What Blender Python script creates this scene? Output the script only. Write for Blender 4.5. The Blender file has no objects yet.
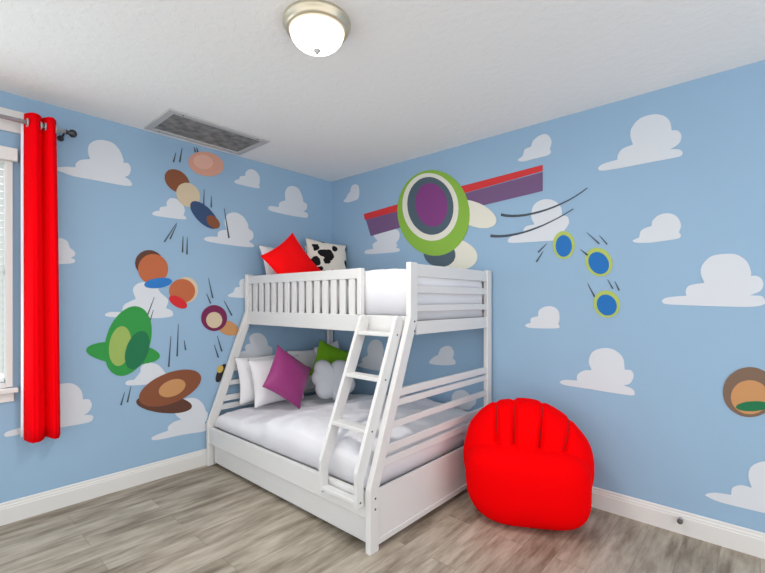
# White bunk bed in the corner of a blue bedroom
# ---- colours, light levels
WALL = (147, 178, 205)
CEIL = (241, 241, 240)
FLOOR = ((116, 104, 88), (160, 149, 133), (194, 184, 169))
WORLD = ((0.98, 0.99, 1.0, 1.0), 1.75)
WIN_P, WIN_C = 18.0, (0.84, 0.96, 1.0)
LAMP_P = 16.0
EXPO = 0.25
DSX, DSZ = 3.211, 0.0905
VX, VY = 0.240, 0.400
# clouds: wall, label, outline (along the wall, height, corner flag); stickers: wall, name, label, group, shapes, streaks
CLOUDS = [
    ('L', 'white cloud decal high on left wall, just right of curtain rod end', [(-2.486, 2.315, 1), (-2.421, 2.338,0),(-2.364, 2.347, 1), (-2.36, 2.375,0),(-2.333, 2.406,0),(-2.274, 2.427, 1), (-2.288, 2.463,0),(-2.284, 2.523,0),(-2.249, 2.565,0),(-2.198, 2.585,0),(-2.137, 2.581,0),(-2.091, 2.541,0),(-2.066, 2.481,0),(-2.064, 2.452, 1), (-2.032, 2.454,0),(-2.014, 2.418,0),(-2.027, 2.37,0),(-2.056, 2.346, 1), (-2.024, 2.331,0),(-2.006, 2.303,0),(-2.02, 2.287,0),(-2.084, 2.28,0),(-2.234, 2.282,0),(-2.374, 2.283,0),(-2.454, 2.3, 0)]),
    ('L', 'small white cloud decal on left wall under the right end of ceiling vent', [(-1.165, 2.498,0),(-1.148, 2.517,0),(-1.118, 2.529, 1), (-1.105, 2.559,0),(-1.056, 2.576, 1), (-1.049, 2.614,0),(-1.002, 2.649,0),(-0.947, 2.643,0),(-0.909, 2.602,0),(-0.904, 2.547,0),(-0.914, 2.517, 1), (-0.903, 2.499,0),(-0.926, 2.486,0),(-1.022, 2.482,0),(-1.142, 2.485, 0)]),
    ('L', 'white cloud decal on left wall nearest the corner, above the cow print cushion', [(-0.811, 2.314,0),(-0.789, 2.338,0),(-0.691, 2.344, 1), (-0.679, 2.392,0),(-0.61, 2.426, 1), (-0.616, 2.501,0),(-0.582, 2.563,0),(-0.509, 2.589,0),(-0.443, 2.568,0),(-0.401, 2.501,0),(-0.388, 2.451, 1), (-0.341, 2.429,0),(-0.347, 2.38,0),(-0.388, 2.35, 1), (-0.333, 2.336,0),(-0.333, 2.295,0),(-0.384, 2.285,0),(-0.582, 2.282,0),(-0.781, 2.293, 0)]),
    ('L', 'white cloud decal partly covered by the brown cream and navy sticker', [(-1.862, 2.104,0),(-1.831, 2.127,0),(-1.809, 2.13, 1), (-1.802, 2.159,0),(-1.751, 2.178, 1), (-1.755, 2.206,0),(-1.729, 2.244,0),(-1.676, 2.248,0),(-1.629, 2.211,0),(-1.61, 2.167,0),(-1.621, 2.125, 1), (-1.599, 2.108,0),(-1.614, 2.09,0),(-1.729, 2.086,0),(-1.845, 2.088, 0)]),
    ('L', 'white cloud decal with a dark streak across it, left of the red cushion', [(-1.446, 1.948,0),(-1.409, 1.969,0),(-1.325, 1.978, 1), (-1.313, 2.027,0),(-1.241, 2.053, 1), (-1.259, 2.12,0),(-1.232, 2.189,0),(-1.157, 2.218,0),(-1.08, 2.194,0),(-1.031, 2.133,0),(-1.025, 2.089, 1), (-0.977, 2.059,0),(-0.977, 2.005,0),(-1.021, 1.969, 1), (-0.971, 1.942,0),(-0.991, 1.918,0),(-1.195, 1.916,0),(-1.409, 1.927, 0)]),
    ('L', 'white cloud decal half hidden behind the middle of the red curtain', [(-2.579, 1.67,0),(-2.548, 1.713,0),(-2.522, 1.715, 1), (-2.516, 1.782,0),(-2.489, 1.826,0),(-2.451, 1.843,0),(-2.412, 1.827,0),(-2.395, 1.78, 1), (-2.372, 1.761,0),(-2.366, 1.734,0),(-2.389, 1.711, 1), (-2.366, 1.699,0),(-2.378, 1.677,0),(-2.451, 1.665,0),(-2.559, 1.652, 0)]),
    ('L', 'white cloud decal showing left of the upper guard rail', [(-1.227, 1.465,0),(-1.19, 1.484,0),(-1.173, 1.493, 1), (-1.155, 1.533,0),(-1.112, 1.542,0),(-1.117, 1.582,0),(-1.086, 1.615,0),(-1.032, 1.609,0),(-0.996, 1.553,0),(-0.996, 1.471,0),(-0.978, 1.446,0),(-1.086, 1.441,0),(-1.207, 1.448, 0)]),
    ('L', 'white cloud decal behind the top of the green sticker', [(-2.185, 1.31,0),(-2.153, 1.331,0),(-2.074, 1.329, 1), (-2.061, 1.382,0),(-2.013, 1.412,0),(-1.979, 1.427, 1), (-2.0, 1.496,0),(-1.972, 1.543,0),(-1.915, 1.56,0),(-1.842, 1.554,0),(-1.805, 1.484,0),(-1.744, 1.42,0),(-1.759, 1.355, 1), (-1.713, 1.33,0),(-1.713, 1.29,0),(-1.805, 1.276,0),(-1.951, 1.284,0),(-2.14, 1.294, 0)]),
    ('L', 'white cloud decal tucked behind the brown and tan oval sticker', [(-2.049, 0.799,0),(-2.028, 0.81,0),(-1.992, 0.809, 1), (-1.949, 0.863,0),(-1.943, 0.903,0),(-1.893, 0.931,0),(-1.829, 0.91,0),(-1.79, 0.871,0),(-1.749, 0.796,0),(-1.776, 0.757,0),(-1.855, 0.758,0),(-1.968, 0.765,0),(-2.04, 0.776, 0)]),
    ('L', 'large white cloud decal behind the bottom hem of the red curtain', [(-2.737, 0.569,0),(-2.716, 0.583,0),(-2.653, 0.592,0),(-2.616, 0.588,0),(-2.557, 0.589, 1), (-2.55, 0.626,0),(-2.511, 0.638, 1), (-2.511, 0.754,0),(-2.488, 0.828,0),(-2.424, 0.846,0),(-2.367, 0.829,0),(-2.329, 0.778,0),(-2.319, 0.716, 1), (-2.282, 0.709,0),(-2.266, 0.665,0),(-2.286, 0.623,0),(-2.316, 0.606, 1), (-2.265, 0.593,0),(-2.26, 0.566,0),(-2.291, 0.547,0),(-2.424, 0.546,0),(-2.58, 0.552,0),(-2.716, 0.549,0),(-2.733, 0.555, 0)]),
    ('L', "white cloud decal low on left wall beside the bed's left front post", [(-1.868, 0.334,0),(-1.83, 0.35,0),(-1.744, 0.363, 1), (-1.74, 0.399,0),(-1.689, 0.426,0),(-1.638, 0.43, 1), (-1.689, 0.493,0),(-1.675, 0.565,0),(-1.616, 0.597,0),(-1.524, 0.588,0),(-1.461, 0.534,0),(-1.429, 0.457, 1), (-1.413, 0.438,0),(-1.426, 0.377,0),(-1.442, 0.365, 1), (-1.421, 0.329,0),(-1.442, 0.291,0),(-1.616, 0.303,0),(-1.83, 0.31, 0)]),
    ('L', 'white cloud decal under the bunk, above the lower white pillows', [(-1.138, 0.902,0),(-1.112, 0.94,0),(-1.05, 0.95, 1), (-1.059, 0.983,0),(-1.041, 1.006,0),(-1.001, 1.012, 1), (-1.014, 1.062,0),(-0.992, 1.093,0),(-0.95, 1.107,0),(-0.884, 1.095,0),(-0.83, 1.041,0),(-0.813, 0.977, 1), (-0.767, 0.951,0),(-0.767, 0.9,0),(-0.797, 0.882, 1), (-0.767, 0.865,0),(-0.787, 0.85,0),(-0.903, 0.854,0),(-1.103, 0.878, 0)]),
    ('R', 'smallest white cloud decal on right wall, nearest the ceiling corner', [(0.203, 2.49,0),(0.244, 2.521,0),(0.271, 2.554,0),(0.306, 2.576, 1), (0.325, 2.628,0),(0.378, 2.643,0),(0.43, 2.615,0),(0.443, 2.543,0),(0.43, 2.491,0),(0.391, 2.475,0),(0.271, 2.469, 0)]),
    ('R', 'white cloud decal just above the right end of the purple band', [(2.172, 2.502,0),(2.211, 2.524,0),(2.228, 2.57,0),(2.276, 2.579, 1), (2.296, 2.623,0),(2.354, 2.649,0),(2.402, 2.636,0),(2.431, 2.581,0),(2.418, 2.528, 1), (2.426, 2.502,0),(2.394, 2.485,0),(2.296, 2.483,0),(2.211, 2.481, 0)]),
    ('R', 'large white cloud decal highest on the right wall, near the ceiling', [(2.744, 2.315,0),(2.767, 2.339,0),(2.815, 2.347,0),(2.862, 2.351, 1), (2.866, 2.383,0),(2.893, 2.416,0),(2.954, 2.429, 1), (2.939, 2.486,0),(2.946, 2.539,0),(2.991, 2.586,0),(3.063, 2.593,0),(3.119, 2.569,0),(3.153, 2.524,0),(3.163, 2.464, 1), (3.193, 2.456,0),(3.211, 2.424,0),(3.206, 2.385,0),(3.183, 2.363,0),(3.154, 2.351, 1), (3.199, 2.34,0),(3.218, 2.314,0),(3.206, 2.296,0),(3.146, 2.293,0),(3.041, 2.293,0),(2.893, 2.292,0),(2.775, 2.296, 0)]),
    ('R', 'white cloud decal crossed by two long curved dark streaks', [(2.09, 1.886,0),(2.123, 1.917,0),(2.211, 1.941, 1), (2.237, 1.98,0),(2.304, 1.989, 1), (2.279, 2.049,0),(2.296, 2.13,0),(2.362, 2.165,0),(2.442, 2.148,0),(2.496, 2.092,0),(2.504, 2.028, 1), (2.542, 2.015,0),(2.553, 1.967,0),(2.519, 1.916,0),(2.496, 1.887, 1), (2.527, 1.86,0),(2.458, 1.854,0),(2.296, 1.858,0),(2.123, 1.866, 0)]),
    ('R', 'medium white cloud decal on right wall, right of the blue and lime stickers', [(2.952, 1.805,0),(2.988, 1.822, 1), (2.997, 1.861,0),(3.023, 1.879,0),(3.057, 1.888, 1), (3.063, 1.921,0),(3.097, 1.952,0),(3.146, 1.956,0),(3.189, 1.93,0),(3.21, 1.877,0),(3.2, 1.833, 1), (3.21, 1.813,0),(3.194, 1.795,0),(3.113, 1.787,0),(3.046, 1.783,0),(2.976, 1.789, 0)]),
    ('R', 'large white cloud decal at the right edge of the photo, at mid height', [(3.113, 1.412,0),(3.128, 1.43,0),(3.165, 1.439,0),(3.237, 1.445, 1), (3.234, 1.478,0),(3.255, 1.508,0),(3.324, 1.521, 1), (3.307, 1.575,0),(3.314, 1.626,0),(3.355, 1.674,0),(3.414, 1.685,0),(3.471, 1.676,0),(3.514, 1.635,0),(3.531, 1.581,0),(3.531, 1.553, 1), (3.557, 1.552,0),(3.577, 1.532,0),(3.583, 1.5,0),(3.569, 1.468,0),(3.527, 1.445, 1), (3.575, 1.44,0),(3.589, 1.417,0),(3.583, 1.393,0),(3.52, 1.38,0),(3.361, 1.383,0),(3.223, 1.388,0),(3.132, 1.394, 0)]),
    ('R', 'small white cloud decal on right wall, above and right of the bean bag', [(2.233, 1.229,0),(2.274, 1.248, 1), (2.278, 1.281,0),(2.331, 1.299, 1), (2.338, 1.341,0),(2.383, 1.37,0),(2.441, 1.371,0),(2.481, 1.337,0),(2.488, 1.281,0),(2.478, 1.245, 1), (2.488, 1.23,0),(2.472, 1.214,0),(2.364, 1.208,0),(2.258, 1.21, 0)]),
    ('R', "large white cloud decal on right wall just above the bean bag's right shoulder", [(2.49, 0.827,0),(2.527, 0.847,0),(2.608, 0.852, 1), (2.61, 0.891,0),(2.651, 0.927,0),(2.704, 0.936, 1), (2.685, 0.997,0),(2.713, 1.065,0),(2.779, 1.094,0),(2.842, 1.087,0),(2.894, 1.04,0),(2.906, 0.961, 1), (2.945, 0.959,0),(2.957, 0.921,0),(2.935, 0.873,0),(2.899, 0.859, 1), (2.95, 0.84,0),(2.963, 0.814,0),(2.945, 0.798,0),(2.821, 0.799,0),(2.69, 0.804,0),(2.527, 0.809, 0)]),
    ('R', 'white cloud decal low on right wall above the baseboard, cut by the frame', [(3.329, 0.27,0),(3.371, 0.294,0),(3.446, 0.304, 1), (3.452, 0.346,0),(3.489, 0.372,0),(3.536, 0.371, 1), (3.521, 0.426,0),(3.53, 0.483,0),(3.571, 0.524,0),(3.622, 0.537,0),(3.666, 0.511,0),(3.682, 0.441, 1), (3.709, 0.434,0),(3.709, 0.36,0),(3.688, 0.323, 1), (3.73, 0.322,0),(3.688, 0.256,0),(3.588, 0.248,0),(3.409, 0.246,0),(3.345, 0.258, 0)]),
    ('R', 'white cloud decal under the left end of the purple band', [(0.524, 1.925,0),(0.582, 1.939,0),(0.643, 1.939, 1), (0.638, 1.988,0),(0.703, 2.017, 1), (0.655, 2.066,0),(0.691, 2.115,0),(0.831, 2.125,0),(0.965, 2.093,0),(0.987, 2.024,0),(0.943, 1.969, 1), (0.961, 1.95,0),(0.943, 1.927, 1), (0.982, 1.915,0),(0.969, 1.886,0),(0.738, 1.886,0),(0.544, 1.897, 0)]),
    ('R', "white cloud decal seen between the ladder's side rails under the bunk", [(0.408, 0.73,0),(0.455, 0.759,0),(0.489, 0.771, 1), (0.489, 0.812,0),(0.568, 0.851, 1), (0.564, 0.931,0),(0.613, 0.999,0),(0.678, 1.022,0),(0.752, 1.0,0),(0.784, 0.917,0),(0.773, 0.853, 1), (0.8, 0.825,0),(0.784, 0.784,0),(0.752, 0.765, 1), (0.784, 0.745,0),(0.721, 0.715,0),(0.546, 0.717, 0)]),
    ('R', "small white cloud decal framed by the bed's right end, above the slanting rails", [(1.337, 0.85,0),(1.382, 0.906,0),(1.433, 0.93, 1), (1.46, 0.988,0),(1.516, 1.017,0),(1.564, 1.015,0),(1.596, 0.971,0),(1.586, 0.916, 1), (1.612, 0.891,0),(1.596, 0.862,0),(1.466, 0.844, 0)]),
    ('R', 'white cloud decal half hidden by the end rails beside the bean bag', [(1.53, 0.509,0),(1.57, 0.536, 1), (1.581, 0.599,0),(1.625, 0.64,0),(1.687, 0.655,0),(1.733, 0.639,0),(1.755, 0.616, 1), (1.807, 0.613,0),(1.807, 0.561,0),(1.777, 0.53,0),(1.733, 0.496,0),(1.562, 0.478, 0)]),
]
STICKERS = [
    ('L', 'wall_sticker', 'abstract sticker of brown, cream and navy ovals in a diagonal row', None, [('brown', [(-1.586, 2.34), (-1.595, 2.329), (-1.607, 2.32), (-1.619, 2.313), (-1.634, 2.308), (-1.649, 2.305), (-1.664, 2.304), (-1.68, 2.306), (-1.695, 2.31), (-1.71, 2.316), (-1.724, 2.324), (-1.736, 2.334), (-1.747, 2.345), (-1.756, 2.357), (-1.763, 2.371), (-1.768, 2.385), (-1.77, 2.399), (-1.77, 2.413), (-1.768, 2.427), (-1.764, 2.44), (-1.757, 2.452), (-1.748, 2.463), (-1.738, 2.472), (-1.725, 2.479), (-1.712, 2.485), (-1.697, 2.488), (-1.682, 2.489), (-1.666, 2.488), (-1.651, 2.485), (-1.635, 2.479), (-1.621, 2.471), (-1.608, 2.462), (-1.597, 2.451), (-1.587, 2.438), (-1.579, 2.424), (-1.574, 2.41), (-1.571, 2.395), (-1.571, 2.38), (-1.574, 2.366), (-1.579, 2.352)]), ('cream', [(-1.513, 2.227), (-1.525, 2.217), (-1.539, 2.208), (-1.553, 2.202), (-1.569, 2.199), (-1.584, 2.198), (-1.599, 2.199), (-1.614, 2.203), (-1.628, 2.209), (-1.641, 2.217), (-1.652, 2.227), (-1.662, 2.239), (-1.67, 2.253), (-1.675, 2.267), (-1.679, 2.282), (-1.68, 2.297), (-1.679, 2.313), (-1.675, 2.328), (-1.669, 2.343), (-1.662, 2.356), (-1.652, 2.368), (-1.64, 2.379), (-1.627, 2.387), (-1.613, 2.394), (-1.598, 2.398), (-1.583, 2.399), (-1.568, 2.399), (-1.553, 2.395), (-1.538, 2.39), (-1.525, 2.382), (-1.513, 2.372), (-1.502, 2.36), (-1.494, 2.346), (-1.488, 2.332), (-1.484, 2.316), (-1.483, 2.3), (-1.484, 2.284), (-1.488, 2.268), (-1.494, 2.253), (-1.503, 2.239)]), ('navy', [(-1.333, 2.057), (-1.342, 2.049), (-1.355, 2.044), (-1.369, 2.042), (-1.385, 2.042), (-1.403, 2.046), (-1.421, 2.051), (-1.441, 2.059), (-1.46, 2.07), (-1.478, 2.082), (-1.496, 2.096), (-1.513, 2.111), (-1.527, 2.127), (-1.54, 2.144), (-1.551, 2.161), (-1.559, 2.177), (-1.564, 2.193), (-1.566, 2.208), (-1.566, 2.221), (-1.562, 2.233), (-1.556, 2.242), (-1.548, 2.25), (-1.536, 2.255), (-1.523, 2.258), (-1.508, 2.258), (-1.491, 2.256), (-1.472, 2.251), (-1.454, 2.244), (-1.434, 2.234), (-1.415, 2.222), (-1.397, 2.209), (-1.38, 2.193), (-1.364, 2.177), (-1.35, 2.16), (-1.339, 2.142), (-1.33, 2.125), (-1.325, 2.109), (-1.322, 2.093), (-1.323, 2.079), (-1.326, 2.067)]), ('brown', [(-1.315, 2.06), (-1.321, 2.055), (-1.328, 2.051), (-1.336, 2.048), (-1.344, 2.047), (-1.353, 2.047), (-1.363, 2.049), (-1.372, 2.052), (-1.381, 2.056), (-1.39, 2.061), (-1.399, 2.067), (-1.406, 2.075), (-1.413, 2.082), (-1.418, 2.09), (-1.422, 2.099), (-1.425, 2.108), (-1.426, 2.116), (-1.426, 2.124), (-1.425, 2.132), (-1.422, 2.139), (-1.418, 2.145), (-1.412, 2.15), (-1.405, 2.153), (-1.398, 2.156), (-1.389, 2.157), (-1.38, 2.157), (-1.371, 2.156), (-1.362, 2.153), (-1.352, 2.149), (-1.343, 2.144), (-1.335, 2.138), (-1.327, 2.131), (-1.32, 2.123), (-1.315, 2.115), (-1.31, 2.106), (-1.307, 2.098), (-1.306, 2.089), (-1.306, 2.081), (-1.308, 2.073), (-1.311, 2.066)])], [[(-1.695, 2.544), (-1.681, 2.627), (-1.685, 2.627), (-1.708, 2.544)], [(-1.646, 2.556), (-1.63, 2.68), (-1.634, 2.68), (-1.659, 2.555)], [(-1.376, 2.229), (-1.381, 2.329), (-1.385, 2.328), (-1.39, 2.227)], [(-1.444, 2.229), (-1.444, 2.375), (-1.448, 2.374), (-1.458, 2.227)], [(-1.211, 1.98), (-1.262, 2.24), (-1.267, 2.238), (-1.227, 1.976)]]),
    ('L', 'wall_sticker', 'pink oval sticker on left wall directly below the ceiling vent', None, [('pink', [(-1.269, 2.6), (-1.275, 2.583), (-1.284, 2.566), (-1.297, 2.55), (-1.314, 2.535), (-1.333, 2.522), (-1.355, 2.51), (-1.378, 2.501), (-1.402, 2.495), (-1.427, 2.49), (-1.451, 2.489), (-1.475, 2.49), (-1.498, 2.493), (-1.518, 2.499), (-1.536, 2.508), (-1.552, 2.518), (-1.564, 2.53), (-1.574, 2.544), (-1.58, 2.558), (-1.582, 2.574), (-1.58, 2.59), (-1.575, 2.606), (-1.567, 2.622), (-1.555, 2.638), (-1.54, 2.652), (-1.522, 2.666), (-1.502, 2.677), (-1.48, 2.687), (-1.456, 2.694), (-1.432, 2.7), (-1.407, 2.702), (-1.383, 2.702), (-1.359, 2.7), (-1.338, 2.694), (-1.318, 2.686), (-1.301, 2.676), (-1.287, 2.664), (-1.276, 2.65), (-1.27, 2.634), (-1.267, 2.617)]), ('lightpink', [(-1.369, 2.609), (-1.372, 2.599), (-1.377, 2.589), (-1.384, 2.58), (-1.393, 2.571), (-1.404, 2.564), (-1.416, 2.557), (-1.428, 2.552), (-1.442, 2.548), (-1.455, 2.545), (-1.469, 2.544), (-1.482, 2.545), (-1.494, 2.547), (-1.506, 2.55), (-1.516, 2.555), (-1.524, 2.561), (-1.531, 2.568), (-1.536, 2.576), (-1.54, 2.584), (-1.541, 2.593), (-1.54, 2.603), (-1.537, 2.613), (-1.532, 2.622), (-1.525, 2.631), (-1.517, 2.639), (-1.507, 2.647), (-1.496, 2.654), (-1.483, 2.659), (-1.47, 2.664), (-1.457, 2.667), (-1.443, 2.668), (-1.43, 2.668), (-1.417, 2.666), (-1.405, 2.663), (-1.395, 2.658), (-1.385, 2.652), (-1.378, 2.645), (-1.373, 2.637), (-1.369, 2.628), (-1.368, 2.619)])], [[(-1.516, 2.675), (-1.532, 2.716), (-1.536, 2.713), (-1.529, 2.668)], [(-1.494, 2.681), (-1.51, 2.718), (-1.515, 2.716), (-1.508, 2.674)]]),
    ('L', 'wall_sticker', 'round brown and orange sticker with a blue oval, left wall middle', None, [('darkbrown', [(-1.782, 1.716), (-1.783, 1.7), (-1.787, 1.684), (-1.794, 1.668), (-1.802, 1.654), (-1.813, 1.641), (-1.826, 1.63), (-1.84, 1.621), (-1.855, 1.614), (-1.87, 1.61), (-1.886, 1.608), (-1.902, 1.608), (-1.917, 1.611), (-1.932, 1.617), (-1.945, 1.624), (-1.957, 1.634), (-1.967, 1.645), (-1.975, 1.658), (-1.981, 1.673), (-1.984, 1.687), (-1.986, 1.703), (-1.984, 1.719), (-1.981, 1.734), (-1.975, 1.749), (-1.967, 1.763), (-1.957, 1.776), (-1.945, 1.787), (-1.932, 1.796), (-1.917, 1.804), (-1.902, 1.809), (-1.886, 1.811), (-1.87, 1.812), (-1.855, 1.809), (-1.84, 1.804), (-1.826, 1.797), (-1.813, 1.788), (-1.802, 1.776), (-1.794, 1.763), (-1.787, 1.748), (-1.783, 1.733)]), ('orange', [(-1.744, 1.67), (-1.745, 1.651), (-1.749, 1.633), (-1.756, 1.615), (-1.766, 1.598), (-1.777, 1.583), (-1.791, 1.571), (-1.806, 1.56), (-1.823, 1.553), (-1.84, 1.548), (-1.857, 1.546), (-1.874, 1.547), (-1.891, 1.551), (-1.907, 1.557), (-1.921, 1.566), (-1.934, 1.578), (-1.945, 1.591), (-1.953, 1.606), (-1.96, 1.623), (-1.963, 1.64), (-1.965, 1.658), (-1.963, 1.676), (-1.96, 1.694), (-1.953, 1.711), (-1.945, 1.727), (-1.934, 1.742), (-1.921, 1.755), (-1.907, 1.766), (-1.891, 1.774), (-1.874, 1.78), (-1.857, 1.782), (-1.84, 1.782), (-1.823, 1.779), (-1.806, 1.774), (-1.791, 1.765), (-1.777, 1.754), (-1.766, 1.74), (-1.756, 1.725), (-1.749, 1.708), (-1.745, 1.689)]), ('blue', [(-1.714, 1.574), (-1.714, 1.568), (-1.717, 1.561), (-1.723, 1.554), (-1.731, 1.547), (-1.741, 1.54), (-1.754, 1.534), (-1.767, 1.528), (-1.783, 1.523), (-1.798, 1.519), (-1.815, 1.516), (-1.831, 1.513), (-1.847, 1.512), (-1.862, 1.512), (-1.876, 1.513), (-1.888, 1.515), (-1.899, 1.517), (-1.908, 1.521), (-1.915, 1.526), (-1.919, 1.531), (-1.921, 1.537), (-1.921, 1.543), (-1.918, 1.549), (-1.913, 1.556), (-1.905, 1.563), (-1.896, 1.569), (-1.884, 1.575), (-1.871, 1.581), (-1.857, 1.586), (-1.841, 1.591), (-1.825, 1.594), (-1.809, 1.597), (-1.793, 1.598), (-1.777, 1.599), (-1.762, 1.598), (-1.749, 1.596), (-1.737, 1.594), (-1.728, 1.59), (-1.721, 1.585), (-1.716, 1.58)])], [[(-1.768, 1.883), (-1.674, 2.053), (-1.677, 2.055), (-1.778, 1.889)], [(-1.723, 1.912), (-1.674, 2.037), (-1.678, 2.039), (-1.734, 1.916)], [(-1.623, 1.814), (-1.622, 1.95), (-1.627, 1.949), (-1.636, 1.813)], [(-1.586, 1.801), (-1.588, 1.946), (-1.592, 1.945), (-1.6, 1.8)]]),
    ('L', 'wall_sticker', 'smaller orange sticker with a red oval, below the blue and orange one', None, [('cream', [(-1.499, 1.505), (-1.5, 1.488), (-1.504, 1.471), (-1.51, 1.455), (-1.519, 1.44), (-1.529, 1.427), (-1.541, 1.416), (-1.555, 1.407), (-1.569, 1.4), (-1.585, 1.396), (-1.6, 1.395), (-1.615, 1.396), (-1.63, 1.4), (-1.644, 1.407), (-1.657, 1.416), (-1.669, 1.426), (-1.679, 1.439), (-1.686, 1.453), (-1.692, 1.469), (-1.696, 1.485), (-1.697, 1.502), (-1.696, 1.518), (-1.692, 1.534), (-1.686, 1.55), (-1.679, 1.565), (-1.669, 1.578), (-1.657, 1.589), (-1.644, 1.598), (-1.63, 1.605), (-1.615, 1.61), (-1.6, 1.612), (-1.585, 1.611), (-1.569, 1.608), (-1.555, 1.602), (-1.541, 1.593), (-1.529, 1.582), (-1.519, 1.57), (-1.51, 1.555), (-1.504, 1.539), (-1.5, 1.522)]), ('orange', [(-1.525, 1.496), (-1.526, 1.48), (-1.53, 1.465), (-1.537, 1.45), (-1.546, 1.436), (-1.557, 1.424), (-1.57, 1.414), (-1.584, 1.406), (-1.6, 1.4), (-1.616, 1.396), (-1.633, 1.395), (-1.649, 1.396), (-1.665, 1.4), (-1.68, 1.406), (-1.694, 1.414), (-1.706, 1.424), (-1.717, 1.436), (-1.725, 1.449), (-1.731, 1.463), (-1.735, 1.478), (-1.736, 1.493), (-1.735, 1.508), (-1.731, 1.523), (-1.725, 1.537), (-1.717, 1.55), (-1.706, 1.562), (-1.694, 1.573), (-1.68, 1.581), (-1.665, 1.588), (-1.649, 1.592), (-1.633, 1.594), (-1.616, 1.593), (-1.6, 1.59), (-1.584, 1.585), (-1.57, 1.577), (-1.557, 1.567), (-1.546, 1.555), (-1.537, 1.542), (-1.53, 1.528), (-1.526, 1.512)]), ('red', [(-1.595, 1.361), (-1.599, 1.356), (-1.604, 1.352), (-1.612, 1.35), (-1.62, 1.349), (-1.63, 1.349), (-1.64, 1.35), (-1.651, 1.353), (-1.663, 1.357), (-1.674, 1.362), (-1.685, 1.368), (-1.695, 1.375), (-1.705, 1.383), (-1.714, 1.391), (-1.721, 1.399), (-1.727, 1.407), (-1.732, 1.416), (-1.735, 1.424), (-1.736, 1.431), (-1.736, 1.438), (-1.733, 1.444), (-1.729, 1.449), (-1.724, 1.453), (-1.717, 1.456), (-1.709, 1.457), (-1.7, 1.457), (-1.689, 1.456), (-1.679, 1.454), (-1.667, 1.45), (-1.656, 1.445), (-1.645, 1.439), (-1.634, 1.432), (-1.624, 1.425), (-1.615, 1.416), (-1.607, 1.408), (-1.601, 1.399), (-1.596, 1.391), (-1.593, 1.382), (-1.592, 1.375), (-1.592, 1.368)])], []),
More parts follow.
